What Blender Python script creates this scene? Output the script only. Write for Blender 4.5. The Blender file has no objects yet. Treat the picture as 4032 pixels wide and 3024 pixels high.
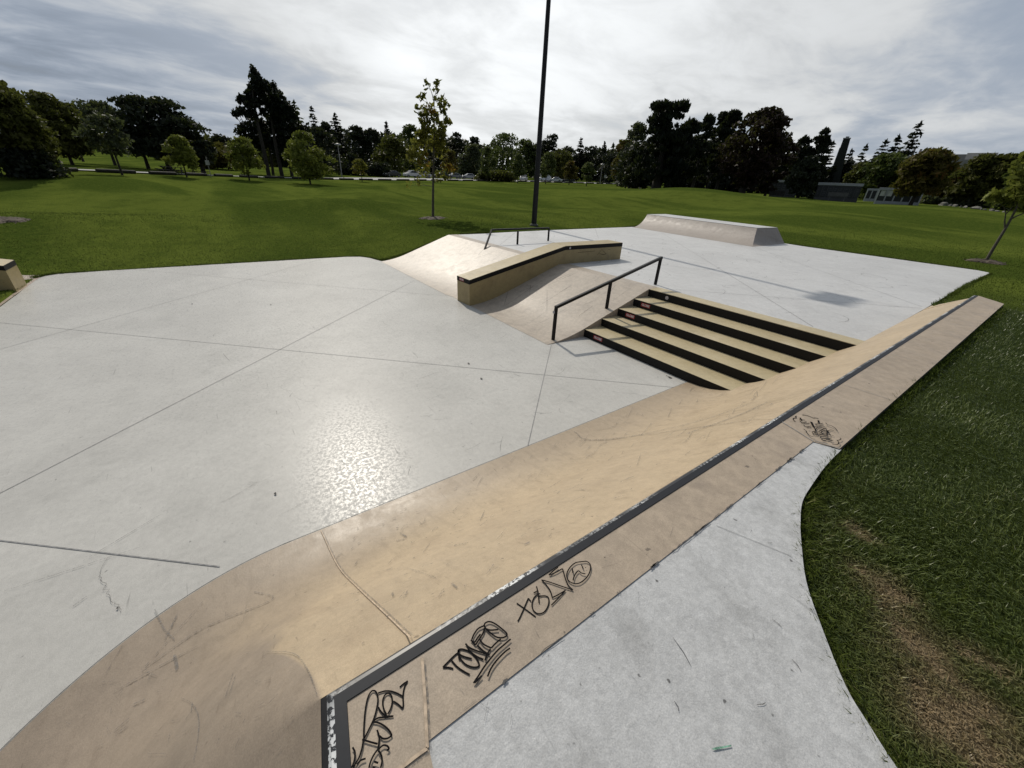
import bpy, bmesh, math, random
import numpy as np
from mathutils import Vector, Matrix
random.seed(7); RNG = np.random.default_rng(11)
R = math.radians
scene = bpy.context.scene
COL = scene.collection

# ------------------------------------------------------------------ camera
CAM_H = 2.671; F = 1535.3; IW, IH = 4032.0, 3024.0
PITCH, ROLL, YAW = R(27.3175), R(2.9056), R(-53.1822)
fw = np.array([math.sin(YAW)*math.cos(PITCH), math.cos(YAW)*math.cos(PITCH), -math.sin(PITCH)])
r0 = np.array([math.cos(YAW), -math.sin(YAW), 0.0]); u0 = np.cross(r0, fw)
rt = math.cos(ROLL)*r0 + math.sin(ROLL)*u0
up = -math.sin(ROLL)*r0 + math.cos(ROLL)*u0
CP = np.array([0, 0, CAM_H])
cam = bpy.data.objects.new("camera", bpy.data.cameras.new("camera")); COL.objects.link(cam)
cam.data.sensor_width = 36; cam.data.lens = 36*F/IW; cam.data.clip_start = .05; cam.data.clip_end = 4000
M = Matrix(((rt[0], up[0], -fw[0], 0), (rt[1], up[1], -fw[1], 0), (rt[2], up[2], -fw[2], CAM_H), (0, 0, 0, 1)))
cam.matrix_world = M
scene.camera = cam

# ------------------------------------------------------------------ light, sky, exposure
SUN_EL, SUN_BEAR = R(40.2), R(-79.5)            # bearing from +Y towards +X
SUN = np.array([math.sin(SUN_BEAR)*math.cos(SUN_EL), math.cos(SUN_BEAR)*math.cos(SUN_EL), math.sin(SUN_EL)])
sl = bpy.data.lights.new("sun", 'SUN'); sl.energy = 2.6; sl.angle = R(0.7); sl.color = (1.0, .93, .82)
so = bpy.data.objects.new("sun", sl); COL.objects.link(so)
so.rotation_euler = Vector(SUN).to_track_quat('Z', 'Y').to_euler(); so.location = (-60, 10, 60)

class NT:
    """tiny node-tree helper"""
    def __init__(s, tree): s.t = tree; s.n = tree.nodes; s.l = tree.links
    def new(s, typ, **kw):
        n = s.n.new(typ)
        for k, v in kw.items():
            if hasattr(n, k) and k not in n.inputs: setattr(n, k, v)
            else: s.set(n, k, v)
        return n
    def set(s, n, k, v):
        i = n.inputs[k]
        if isinstance(v, bpy.types.NodeSocket): s.l.new(v, i)
        else: i.default_value = v
    def math(s, op, a, b=None, c=None, clamp=False):
        n = s.n.new('ShaderNodeMath'); n.operation = op; n.use_clamp = clamp
        for i, v in enumerate((a, b, c)):
            if v is None: continue
            if isinstance(v, bpy.types.NodeSocket): s.l.new(v, n.inputs[i])
            else: n.inputs[i].default_value = v
        return n.outputs[0]
    def vmath(s, op, a, b=None):
        n = s.n.new('ShaderNodeVectorMath'); n.operation = op
        for i, v in enumerate((a, b)):
            if v is None: continue
            if isinstance(v, bpy.types.NodeSocket): s.l.new(v, n.inputs[i])
            else: n.inputs[i].default_value = v
        return n.outputs['Value'] if op in ('DOT_PRODUCT', 'LENGTH', 'DISTANCE') else n.outputs[0]
    def mix(s, f, a, b, blend='MIX'):
        n = s.n.new('ShaderNodeMix'); n.data_type = 'RGBA'; n.blend_type = blend
        for k, v in ((0, f), (6, a), (7, b)):
            if isinstance(v, bpy.types.NodeSocket): s.l.new(v, n.inputs[k])
            else: n.inputs[k].default_value = v if k == 0 else (*v, 1)
        return n.outputs[2]
    def rng(s, v, a, b, c=0.0, d=1.0, smooth=True):
        n = s.n.new('ShaderNodeMapRange'); n.interpolation_type = 'SMOOTHSTEP' if smooth else 'LINEAR'
        s.l.new(v, n.inputs[0])
        for i, x in enumerate((a, b, c, d)): n.inputs[i+1].default_value = x
        return n.outputs[0]
    def noise(s, vec, scale, detail=4, rough=.55, dist=0.0):
        n = s.n.new('ShaderNodeTexNoise'); s.l.new(vec, n.inputs['Vector'])
        n.inputs['Scale'].default_value = scale; n.inputs['Detail'].default_value = detail
        n.inputs['Roughness'].default_value = rough; n.inputs['Distortion'].default_value = dist
        return n.outputs[0]
    def mapv(s, vec, scale=(1, 1, 1), rot=(0, 0, 0), loc=(0, 0, 0)):
        n = s.n.new('ShaderNodeMapping'); s.l.new(vec, n.inputs[0])
        n.inputs['Scale'].default_value = scale; n.inputs['Rotation'].default_value = rot; n.inputs['Location'].default_value = loc
        return n.outputs[0]

def pdir(px, py):
    d = fw + (px-IW/2)/F*rt - (py-IH/2)/F*up
    return d/np.linalg.norm(d)

world = bpy.data.worlds.new("World"); scene.world = world; world.use_nodes = True
w = NT(world.node_tree); w.n.clear()
out = w.new('ShaderNodeOutputWorld'); bg = w.new('ShaderNodeBackground')
w.l.new(bg.outputs[0], out.inputs[0]); bg.inputs[1].default_value = 0.1
sky = w.new('ShaderNodeTexSky'); sky.sky_type = 'NISHITA'; sky.sun_disc = False
sky.sun_elevation = SUN_EL; sky.sun_rotation = SUN_BEAR; sky.air_density = 1.0; sky.dust_density = 1.5
tc = w.new('ShaderNodeTexCoord'); dv = tc.outputs['Generated']
sp = w.new('ShaderNodeSeparateXYZ'); w.l.new(dv, sp.inputs[0])
zc = w.math('ADD', w.math('MAXIMUM', sp.outputs[2], 0.0), .16)
cb = w.new('ShaderNodeCombineXYZ')
w.l.new(w.math('DIVIDE', sp.outputs[0], zc), cb.inputs[0]); w.l.new(w.math('DIVIDE', sp.outputs[1], zc), cb.inputs[1])
pv = w.mapv(cb.outputs[0], scale=(1.0, .72, 1), rot=(0, 0, R(25)))
n1 = w.noise(pv, .95, 8, .55, .55); n2 = w.noise(pv, 3.1, 7, .6, .5)
cl = w.math('ADD', w.math('MULTIPLY', n1, .68), w.math('MULTIPLY', n2, .32))
def lobe(px, py, lo, hi):
    d = pdir(px, py); return w.rng(w.vmath('DOT_PRODUCT', dv, tuple(d)), lo, hi)
sunl = w.rng(w.vmath('DOT_PRODUCT', dv, tuple(SUN)), .55, 1.0)
mid = lobe(1700, 150, .72, 1.0)
dark1 = lobe(780, 480, .915, 1.0)
dark2 = lobe(-500, 420, .72, 1.0)
front = lobe(2016, 500, -.1, .75)
lum = w.math('ADD', w.rng(cl, .37, .63, .10, .46), w.math('MULTIPLY', front, .40))
lum = w.math('ADD', lum, w.math('MULTIPLY', mid, .24))
lum = w.math('SUBTRACT', lum, w.math('MULTIPLY', dark1, .40))
lum = w.math('SUBTRACT', lum, w.math('MULTIPLY', dark2, .05))
lum = w.math('ADD', lum, w.math('MULTIPLY', sunl, .22))
tint = w.mix(w.rng(lum, .35, .85), (.79, .93, 1.15), (.975, 1.0, 1.015))
lumc = w.new('ShaderNodeCombineXYZ')
for i in range(3): w.l.new(w.math('MULTIPLY', lum, 7.6), lumc.inputs[i])
cloud = w.mix(1.0, tint, (1, 1, 1), 'MULTIPLY')
cm = w.new('ShaderNodeMix', data_type='RGBA', blend_type='MULTIPLY'); cm.inputs[0].default_value = 1
w.l.new(cloud, cm.inputs[6]); w.l.new(lumc.outputs[0], cm.inputs[7])
cov = w.rng(cl, .34, .50, .90, .99)
fin = w.mix(.5, (0, 0, 0), (0, 0, 0)); fm = w.n[-1]
w.l.new(cov, fm.inputs[0]); w.l.new(sky.outputs[0], fm.inputs[6]); w.l.new(cm.outputs[2], fm.inputs[7])
w.l.new(fin, bg.inputs[0])

vs = scene.view_settings; vs.view_transform = 'Standard'; vs.look = 'None'; vs.exposure = 0.12; vs.gamma = 1.0
scene.render.engine = 'CYCLES'
cy = scene.cycles; cy.use_denoising = True; cy.max_bounces = 6; cy.diffuse_bounces = 3; cy.glossy_bounces = 2
cy.transmission_bounces = 3; cy.transparent_max_bounces = 6; cy.sample_clamp_indirect = 8
try: cy.denoiser = 'OPENIMAGEDENOISE'; cy.denoising_input_passes = 'RGB_ALBEDO_NORMAL'; cy.denoising_prefilter = 'ACCURATE'
except Exception: pass

# ------------------------------------------------------------------ helpers
def at(px, py, z):
    """point of the horizontal plane at height z seen at a photo pixel"""
    d = pdir(px, py); t = (z-CAM_H)/d[2]; return CP + t*d
def atd(px, py, dist):
    """point at horizontal distance dist seen at a photo pixel"""
    d = pdir(px, py); t = dist/math.hypot(d[0], d[1]); return CP + t*d
def proj(P):
    d = np.asarray(P, float)-CP; z = d @ fw
    return np.array([IW/2 + F*(d@rt)/z, IH/2 - F*(d@up)/z])
def height_at(x, y, py):
    """height above which the vertical through (x, y) reaches photo row py"""
    lo, hi = -5.0, 80.0
    for _ in range(50):
        m = (lo+hi)/2
        if proj((x, y, m))[1] > py: lo = m
        else: hi = m
    return m

def tag(o, label=None, cat=None, group=None, kind=None):
    if label: o['label'] = label
    if cat: o['category'] = cat
    if group: o['group'] = group
    if kind: o['kind'] = kind
    return o
def empty(name, loc=(0, 0, 0), rz=0.0):
    o = bpy.data.objects.new(name, None); COL.objects.link(o); o.location = loc; o.rotation_euler = (0, 0, rz)
    o.empty_display_size = .2; return o

class MB:
    """collects faces, builds ONE mesh object"""
    def __init__(s): s.v = []; s.f = []; s.m = []; s.sm = []
    def add(s, vs, fs, mi=0, smooth=False):
        b = len(s.v); s.v += [tuple(map(float, v)) for v in vs]
        for f in fs: s.f.append(tuple(b+i for i in f)); s.m.append(mi); s.sm.append(smooth)
    def box(s, lo, hi, mi=0):
        x0, y0, z0 = lo; x1, y1, z1 = hi
        s.add([(x0,y0,z0),(x1,y0,z0),(x1,y1,z0),(x0,y1,z0),(x0,y0,z1),(x1,y0,z1),(x1,y1,z1),(x0,y1,z1)],
              [(0,3,2,1),(4,5,6,7),(0,1,5,4),(1,2,6,5),(2,3,7,6),(3,0,4,7)], mi)
    def prism(s, poly, z0, z1, mi=0, mtop=None):
        """poly counter-clockwise in plan"""
        n = len(poly); z0 = [z0]*n if np.isscalar(z0) else z0; z1 = [z1]*n if np.isscalar(z1) else z1
        vs = [(p[0], p[1], z) for p, z in zip(poly, z0)] + [(p[0], p[1], z) for p, z in zip(poly, z1)]
        s.add(vs, [tuple(range(n-1, -1, -1))] + [(i, (i+1) % n, n+(i+1) % n, n+i) for i in range(n)], mi)
        s.add(vs[n:], [tuple(range(n))], mi if mtop is None else mtop)
    def tube(s, pts, rads, n=8, mi=0, smooth=True, caps=True, twist=0.0):
        pts = [np.array(p, float) for p in pts]
        if np.isscalar(rads): rads = [rads]*len(pts)
        vs = []
        ref = np.array([0, 0, 1.0])
        for i, p in enumerate(pts):
            d = pts[min(i+1, len(pts)-1)] - pts[max(i-1, 0)]; d /= max(np.linalg.norm(d), 1e-9)
            a = np.cross(d, ref if abs(d[2]) < .95 else np.array([0, 1.0, 0])); a /= np.linalg.norm(a); b = np.cross(d, a)
            for k in range(n):
                t = 2*math.pi*k/n + twist; vs.append(p + rads[i]*(math.cos(t)*a + math.sin(t)*b))
        fs = []
        for i in range(len(pts)-1):
            for k in range(n):
                q = (k+1) % n; fs.append((i*n+k, i*n+q, (i+1)*n+q, (i+1)*n+k))
        s.add(vs, fs, mi, smooth)
        if caps:
            s.add(vs[:n], [tuple(range(n))], mi); s.add(vs[-n:], [tuple(range(n-1, -1, -1))], mi)
    def ribbon(s, pts, wid, nrm=(0, 0, 1), mi=0, taper=True):
        pts = [np.array(p, float) for p in pts]; n = len(pts)
        if n < 2: return
        nrm = np.array(nrm, float); vs = []
        for i, p in enumerate(pts):
            d = pts[min(i+1, n-1)] - pts[max(i-1, 0)]; d /= max(np.linalg.norm(d), 1e-9)
            q = np.cross(nrm, d); q /= max(np.linalg.norm(q), 1e-9)
            ww = wid*(.5 if not taper else .5*(.55+.45*min(1, 4*min(i, n-1-i)/max(n-1, 1))))
            vs += [p+q*ww, p-q*ww]
        s.add(vs, [(2*i, 2*i+1, 2*i+3, 2*i+2) for i in range(n-1)], mi)
    def build(s, name, mats, parent=None, bevel=0.0, seg=2, fixn=False):
        me = bpy.data.meshes.new(name); me.from_pydata(s.v, [], s.f)
        for m in (mats if isinstance(mats, (list, tuple)) else [mats]): me.materials.append(m)
        me.polygons.foreach_set('material_index', s.m); me.polygons.foreach_set('use_smooth', s.sm)
        if fixn:
            b = bmesh.new(); b.from_mesh(me); bmesh.ops.remove_doubles(b, verts=b.verts, dist=1e-5)
            bmesh.ops.recalc_face_normals(b, faces=b.faces); b.to_mesh(me); b.free()
        me.update()
        o = bpy.data.objects.new(name, me); COL.objects.link(o)
        if parent: o.parent = parent
        if bevel:
            md = o.modifiers.new('bevel', 'BEVEL'); md.width = bevel; md.segments = seg; md.limit_method = 'ANGLE'; md.angle_limit = R(35)
        return o

def raw_mesh(name, V, faces_n, loops, mats, parent=None, attr=None, smooth=False):
    """fast mesh from numpy: V (n,3), faces_n (k) sides per face, loops flat indices"""
    me = bpy.data.meshes.new(name)
    me.vertices.add(len(V)); me.vertices.foreach_set('co', np.ascontiguousarray(V, np.float32).ravel())
    me.loops.add(len(loops)); me.loops.foreach_set('vertex_index', np.ascontiguousarray(loops, np.int32))
    me.polygons.add(len(faces_n)); st = np.concatenate([[0], np.cumsum(faces_n)[:-1]]).astype(np.int32)
    me.polygons.foreach_set('loop_start', st)
    me.polygons.foreach_set('use_smooth', np.full(len(faces_n), smooth))
    for m in (mats if isinstance(mats, (list, tuple)) else [mats]): me.materials.append(m)
    me.update(calc_edges=True)
    for k, v in (attr or {}).items():
        a = me.attributes.new(k, 'FLOAT', 'POINT'); a.data.foreach_set('value', np.ascontiguousarray(v, np.float32))
    me.validate()
    o = bpy.data.objects.new(name, me); COL.objects.link(o)
    if parent: o.parent = parent
    return o

def spline(pts, k=5):
    """Catmull-Rom through the points"""
    P = [np.array(p, float) for p in pts]
    if len(P) < 3: return P
    Q = [2*P[0]-P[1]] + P + [2*P[-1]-P[-2]]; o = []
    for i in range(1, len(Q)-2):
        for j in range(k):
            t = j/k; a, b, c, d = Q[i-1:i+3]
            o.append(.5*((2*b) + (c-a)*t + (2*a-5*b+4*c-d)*t*t + (3*b-a-3*c+d)*t**3))
    return o + [P[-1]]

# ------------------------------------------------------------------ materials
def mat(name):
    m = bpy.data.materials.new(name); m.use_nodes = True; t = NT(m.node_tree); t.n.clear()
    o = t.new('ShaderNodeOutputMaterial'); b = t.new('ShaderNodeBsdfPrincipled'); t.l.new(b.outputs[0], o.inputs[0])
    c = t.new('ShaderNodeTexCoord')
    return m, t, b, c.outputs['Object']
def plain(name, col, rough=.6, metal=0.0, var=.12, scale=6.0, spec=.5):
    m, t, b, v = mat(name)
    f = t.noise(v, scale, 4)
    c = t.mix(t.rng(f, .3, .7), tuple(x*(1-var) for x in col), tuple(min(1, x*(1+var)) for x in col))
    t.l.new(c, b.inputs['Base Color']); b.inputs['Roughness'].default_value = rough; b.inputs['Metallic'].default_value = metal
    b.inputs['Specular IOR Level'].default_value = spec
    return m

def concrete(name, base, stain, rough=(.34, .52), scuff=.45, speck=.5, bump=.25, streak=(1.0, 0.0), spec=.5, dirt=.35, dirtcol=None, light=None, worn_shade=None, mott=.07, rscale=5, rlim=(.3, .7), mscale=13):
    """sealed concrete: cloudy tone, fine grain, wheel scuffs and specks"""
    m, t, b, v = mat(name)
    big = t.noise(v, .55, 5, .6, .3); md = t.noise(v, 3.2, 6, .65); fine = t.noise(v, 42, 4, .7); grit = t.noise(v, 190, 2, .6)
    c = t.mix(t.rng(big, .32, .68), tuple(x*.93 for x in base), tuple(min(1, x*1.05) for x in base))
    c = t.mix(t.math('MULTIPLY', t.rng(md, .46, .74), dirt), c, dirtcol or stain)
    c = t.mix(t.math('MULTIPLY', t.rng(fine, .45, .75), .22), c, stain)
    if worn_shade:      # hip corner: dirt plus painted shade, cut sharply at the coping, fading towards the toe
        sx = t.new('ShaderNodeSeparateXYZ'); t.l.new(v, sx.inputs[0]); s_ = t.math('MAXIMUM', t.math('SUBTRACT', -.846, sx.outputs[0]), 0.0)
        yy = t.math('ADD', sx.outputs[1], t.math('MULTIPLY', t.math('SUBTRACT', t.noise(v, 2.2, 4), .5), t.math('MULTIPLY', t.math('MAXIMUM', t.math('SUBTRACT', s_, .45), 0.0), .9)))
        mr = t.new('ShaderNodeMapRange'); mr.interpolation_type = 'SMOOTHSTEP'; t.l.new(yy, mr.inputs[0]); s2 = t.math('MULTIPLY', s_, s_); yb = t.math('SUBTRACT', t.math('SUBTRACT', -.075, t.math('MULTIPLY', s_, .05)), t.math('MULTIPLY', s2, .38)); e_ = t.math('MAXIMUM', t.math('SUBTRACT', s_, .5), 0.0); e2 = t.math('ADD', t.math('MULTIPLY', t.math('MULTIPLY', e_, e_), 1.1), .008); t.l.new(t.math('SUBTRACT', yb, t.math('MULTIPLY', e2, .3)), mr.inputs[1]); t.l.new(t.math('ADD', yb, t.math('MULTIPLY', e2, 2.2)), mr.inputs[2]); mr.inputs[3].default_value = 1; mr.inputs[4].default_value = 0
        wc = t.mix(t.rng(t.noise(v, 1.7, 6, .65), .35, .7), worn_shade, tuple(x*.78 for x in worn_shade)); c = t.mix(mr.outputs[0], c, wc)
        toe = t.rng(s_, 1.15, 2.0); c = t.mix(t.math('MULTIPLY', toe, .5), c, tuple(x*1.0 for x in worn_shade))
    c = t.mix(1.0, c, t.mix(t.rng(t.noise(v, mscale, 7, .7, .3), .34, .68), tuple([1-mott]*3), tuple([1+mott*.7]*3)), 'MULTIPLY')
    if light: c = t.mix(t.math('MULTIPLY', t.rng(t.noise(v, 2.1, 5, .6), .52, .72), .55), c, light)
    g = t.mix(t.rng(grit, .25, .75), (.86, .86, .86), (1.10, 1.10, 1.10)); c = t.mix(1.0, c, g, 'MULTIPLY')
    # scuffs: stretched noise in three directions
    for k, (ang, sx, sy, th) in enumerate(((R(18), 1.1, 15, .66), (R(-52), 1.6, 22, .675), (R(75), .9, 17, .685))):
        s = t.noise(t.mapv(v, scale=(sx, sy, 3), rot=(0, 0, ang), loc=(k*7.1, k*3.3, 0)), 1.7, 3, .6, .6)
        gate = t.rng(t.noise(v, 1.3+k*.4, 2), .45, .62)
        c = t.mix(t.math('MULTIPLY', t.math('MULTIPLY', t.rng(s, th, th+.07), gate), scuff), c, tuple(x*.42 for x in stain))
    if streak[1] > 0:
        s = t.noise(t.mapv(v, scale=(1.2, 7.5, 3), rot=(0, 0, streak[0])), 2.2, 5, .65, .4)
        c = t.mix(t.math('MULTIPLY', t.rng(s, .5, .74), streak[1]), c, tuple(x*.62 for x in stain))
    s = t.noise(v, 21, 2, .5); c = t.mix(t.math('MULTIPLY', t.rng(s, .72, .78), speck), c, tuple(x*.3 for x in stain))
    t.l.new(c, b.inputs['Base Color'])
    t.l.new(t.rng(t.noise(v, rscale, 9, .68, .4), rlim[0], rlim[1], rough[0], rough[1]), b.inputs['Roughness'])
    b.inputs['Specular IOR Level'].default_value = spec
    bp = t.new('ShaderNodeBump'); bp.inputs['Strength'].default_value = bump; bp.inputs['Distance'].default_value = .004
    h = t.math('ADD', t.math('MULTIPLY', fine, 1.0), t.math('MULTIPLY', t.noise(v, 95, 3, .6), .6))
    t.l.new(h, bp.inputs['Height']); t.l.new(bp.outputs[0], b.inputs['Normal'])
    return m

M_GREY = concrete('grey_concrete', (.525, .515, .485), (.34, .335, .315), rough=(.26, .50), bump=.14, dirt=.28, spec=.11, mott=.055, rscale=30, rlim=(.42, .60))
M_PLAZA = concrete('plaza_concrete', (.565, .565, .56), (.38, .38, .38), rough=(.42, .6), bump=.22, dirt=.28)
M_PAD = concrete('pad_concrete', (.49, .495, .495), (.27, .27, .265), rough=(.5, .7), bump=.5, dirt=.6, speck=.9, mott=.12, mscale=26)
M_TAN = concrete('tan_concrete', (.455, .360, .243), (.25, .185, .125), rough=(.36, .52), scuff=.5, streak=(R(90), .22), dirt=.3, worn_shade=(.31, .25, .19), spec=.35)
M_HIP = concrete('worn_shade_tan_concrete', (.40, .30, .20), (.20, .15, .11), rough=(.4, .55), scuff=.6, streak=(R(60), .4), dirt=.5)
M_DECK = concrete('deck_concrete', (.395, .32, .24), (.23, .185, .145), rough=(.5, .65), scuff=.25, dirt=.5, speck=.7, mott=.12)
M_BANK = concrete('beige_concrete', (.46, .395, .32), (.29, .245, .205), rough=(.36, .5), scuff=.35, streak=(R(90), .12), dirt=.55, bump=.35, spec=.35, mott=.12)
M_FARQP = concrete('rose_concrete', (.36, .315, .275), (.27, .225, .20), rough=(.5, .65), scuff=.3, dirt=.35)
M_YEL = concrete('yellow_concrete', (.49, .41, .25), (.36, .30, .17), rough=(.4, .55), scuff=.25, dirt=.4, light=(.60, .52, .36))
M_LEDGE = concrete('ochre_concrete', (.365, .285, .135), (.22, .165, .08), rough=(.45, .6), scuff=.3, dirt=.45)
M_EDGE = plain('raw_concrete_edge', (.12, .11, .105), .85, 0, .35, 14)
M_JOINT = plain('saw_joint', (.24, .24, .24), .8, 0, .3, 30)
M_GROUT = plain('raised_grout', (.46, .36, .26), .7, 0, .25, 40)

def scuffmat(name, col, dens=.55):
    m, t, b, v = mat(name); b.inputs['Base Color'].default_value = (*col, 1); b.inputs['Roughness'].default_value = .6
    tr = t.new('ShaderNodeBsdfTransparent'); mx = t.new('ShaderNodeMixShader')
    f = t.math('MULTIPLY', t.rng(t.noise(v, 60, 4, .7), .36, .62), dens)
    t.l.new(f, mx.inputs[0]); t.l.new(tr.outputs[0], mx.inputs[1]); t.l.new(b.outputs[0], mx.inputs[2])
    o = [n for n in t.n if n.type == 'OUTPUT_MATERIAL'][0]; t.l.new(mx.outputs[0], o.inputs[0]); return m
M_SCUFF = scuffmat('rubber_scuff', (.10, .10, .10), .55)
M_CRACK = plain('crack', (.10, .095, .09), .9, 0, .3, 30)

def paint(name, col, chip, amt=.5, rough=.42, chipscale=26, th=.66, dustv=.06):
    m, t, b, v = mat(name)
    a = t.noise(v, chipscale, 4, .65, .5); g = t.rng(t.noise(v, 2.5, 3), .42, .62)
    k = t.math('MULTIPLY', t.math('MULTIPLY', t.rng(a, th, th+.05), g), amt)
    dust = t.rng(t.noise(v, 60, 3, .7), .35, .8, 0, dustv)
    c = t.mix(dust, col, tuple(x*2.2+.02 for x in col)); c = t.mix(k, c, chip)
    t.l.new(c, b.inputs['Base Color']); b.inputs['Roughness'].default_value = rough; b.inputs['Specular IOR Level'].default_value = .3
    return m
M_BLACK = paint('black_paint', (.005, .0045, .004), (.08, .08, .08), .4, .65, dustv=.02)
M_RAIL = paint('worn_rail_paint', (.005, .005, .006), (.16, .17, .18), .6, .45, 30, .64)
M_COPE = paint('coping_paint', (.014, .016, .021), (.50, .51, .52), .8, .55, 55, .70, .08)
M_NOSE = paint('worn_coping_nose', (.035, .037, .042), (.72, .73, .73), 1.0, .35, 62, .475)
M_POLE = paint('pole_paint', (.012, .011, .012), (.05, .05, .055), .5, .4)
M_INK = plain('marker_ink', (.006, .0055, .006), .8, 0, .3, 60, .1)
M_RED = plain('red_sticker', (.30, .025, .03), .5, 0, .1)
M_WHITE = plain('white_print', (.62, .58, .58), .5, 0, .06)
M_DKRED = plain('sticker_grey', (.20, .17, .17), .5, 0, .1)

def leafmat(name, dark, lite, alt=None, trans=.35):
    m, t, b, v = mat(name)
    a = t.new('ShaderNodeAttribute'); a.attribute_name = 'var'
    c = t.mix(t.rng(a.outputs['Fac'], 0, 1, smooth=False), dark, lite)
    if alt: c = t.mix(t.rng(a.outputs['Fac'], .80, .97), c, alt)
    t.l.new(c, b.inputs['Base Color']); b.inputs['Roughness'].default_value = .6; b.inputs['Specular IOR Level'].default_value = .15
    tl = t.new('ShaderNodeBsdfTranslucent'); t.l.new(t.mix(.5, c, (.10, .13, .02)), tl.inputs[0])
    mx = t.new('ShaderNodeMixShader'); mx.inputs[0].default_value = trans
    t.l.new(b.outputs[0], mx.inputs[1]); t.l.new(tl.outputs[0], mx.inputs[2])
    o = [n for n in t.n if n.type == 'OUTPUT_MATERIAL'][0]; t.l.new(mx.outputs[0], o.inputs[0]); return m
LEAF = {
 'olive':  leafmat('olive_leaves', (.038, .042, .012), (.115, .115, .028)),
 'green':  leafmat('green_leaves', (.034, .050, .016), (.098, .128, .038)),
 'young':  leafmat('young_leaves', (.075, .095, .016), (.26, .28, .055)),
 'pale':   leafmat('pale_leaves', (.060, .076, .028), (.15, .175, .062)),
 'dark':   leafmat('dark_needles', (.008, .012, .008), (.024, .030, .018), trans=.12),
 'pine':   leafmat('pine_needles', (.012, .017, .011), (.038, .045, .027), trans=.15),
 'red':    leafmat('copper_leaves', (.016, .009, .008), (.042, .022, .018), trans=.2),
 'orange': leafmat('autumn_leaves', (.060, .050, .012), (.13, .10, .025), (.17, .075, .018)),
 'gold':   leafmat('turning_leaves', (.085, .090, .018), (.28, .25, .050), (.26, .12, .02), trans=.5),
 'grey':   leafmat('grey_leaves', (.040, .047, .028), (.098, .11, .064)),
}
M_BARK = plain('bark', (.035, .028, .022), .9, 0, .4, 9)
M_BARK2 = plain('young_bark', (.085, .075, .055), .85, 0, .35, 20)

# ================================================================== SKATEPARK
# heights: lower floor 0, upper plaza .75, quarter pipe deck 1.22
HP, HD = .75, 1.22
BANK_Y = [(4.60, .004), (4.75, .012), (4.92, .030), (5.10, .058), (5.28, .094), (5.45, .138), (5.60, .184), (6.46, .458), (7.40, .757)]
def bank_z(y): return float(np.interp(y, [p[0] for p in BANK_Y], [p[1] for p in BANK_Y]))
# transition of the long quarter pipe: distance from its coping -> height
CORN = np.array([-.846, -.07])
PROF = [(0.0, 1.170), (.17, 1.036), (.34, .900), (.534, .752), (.709, .605), (.884, .452), (1.054, .305), (1.17, .220), (1.284, .150), (1.42, .092), (1.56, .048), (1.74, .016), (1.934, .004)]
def prof_z(s): return float(np.interp(s, [p[0] for p in PROF], [p[1] for p in PROF]))
E2 = np.array([.981, -.196]); N2 = np.array([-.196, -.981])
def hip_s(x, y):
    d = np.array([x, y]) - CORN
    if d @ np.array([0, 1.0]) >= 0: return -d[0]
    if d @ E2 >= 0: return d @ N2
    return float(np.hypot(*d))
def surf(x, y):
    s = hip_s(x, y); return prof_z(s) if s > 0 else HD
def on_bank(px, py):
    """point of the long quarter pipe's curved face seen at a photo pixel"""
    d = pdir(px, py); t0 = (HD-CAM_H)/d[2]; t1 = (0-CAM_H)/d[2]
    for t in np.linspace(t0, t1, 400):
        p = CP+t*d
        if p[2] <= surf(p[0], p[1]) + .003: return p + np.array([0, 0, .003])
    return CP+t1*d+np.array([0, 0, .004])

# ---- lower floor (structure): slab with saw joints, scuffs and a crack
FLOOR = [(-13.3, -3.82), (-14.03, -3.85), (-14.9, -3.87), (-15.19, -3.76), (-15.34, -3.58), (-15.41, -2.7), (-15.41, 2.96), (-15.40, 3.75), (-15.25, 4.2), (-14.9, 4.42), (-14.5, 4.5), (-14.0, 4.62),
         (-5.1, 4.95), (-5.1, 5.6), (-1.6, 5.6), (-1.6, -.4), (-.9, -.9), (6, -2.4), (6, -9), (-8.5, -9), (-8.5, -3.80)]
mb = MB(); mb.prism(FLOOR[::-1], -.35, 0.0, 2, 0)
def J(mb, a, b, z, w=.0075, mi=1):
    n = 8; mb.ribbon([np.array([a[0]+(b[0]-a[0])*i/n, a[1]+(b[1]-a[1])*i/n, z+.004]) for i in range(n+1)], w, mi=mi, taper=False)
J(mb, (-10.9, -3.6), (-2.74, 5.22), 0); J(mb, (-4.26, -2.6), (-10.95, 4.46), 0); J(mb, (-5.06, 4.66), (-2.79, 2.36), 0)
J(mb, (-4.9, -2.95), (-2.82, -.55), 0, .010); J(mb, (-9.17, -3.13), (-15.3, 2.92), 0); J(mb, (-15.2, -1.95), (-9.0, 4.50), 0)
toe = [(CORN[0]-1.940, 5.5), (CORN[0]-1.940, 2.5), (CORN[0]-1.940, .1)] + [tuple(CORN+1.940*np.array([math.cos(a), math.sin(a)])) for a in np.linspace(math.pi, math.atan2(N2[1], N2[0]) % (2*math.pi), 70)]
mb.ribbon([(x, y, .0055) for x, y in spline(toe, 2)], .006, mi=4, taper=False)
for i in range(420):
    d = 2.2 + 11*RNG.random()**1.4; an = R(-96 + 80*RNG.random()); x, y = d*math.sin(an), d*math.cos(an)
    if x > -3.0 or y > 4.3 or y < -3.5 or x < -15: continue
    L = .03 + .22*RNG.random()**3*(1 + d*.15); t0 = RNG.random()*6.28; k = RNG.normal()*.45
    mb.ribbon([(x+L*u*math.cos(t0+k*u), y+L*u*math.sin(t0+k*u), .0035+.00001*i) for u in np.linspace(0, 1, 7)], .0035+.006*RNG.random()**2, mi=3)
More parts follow.
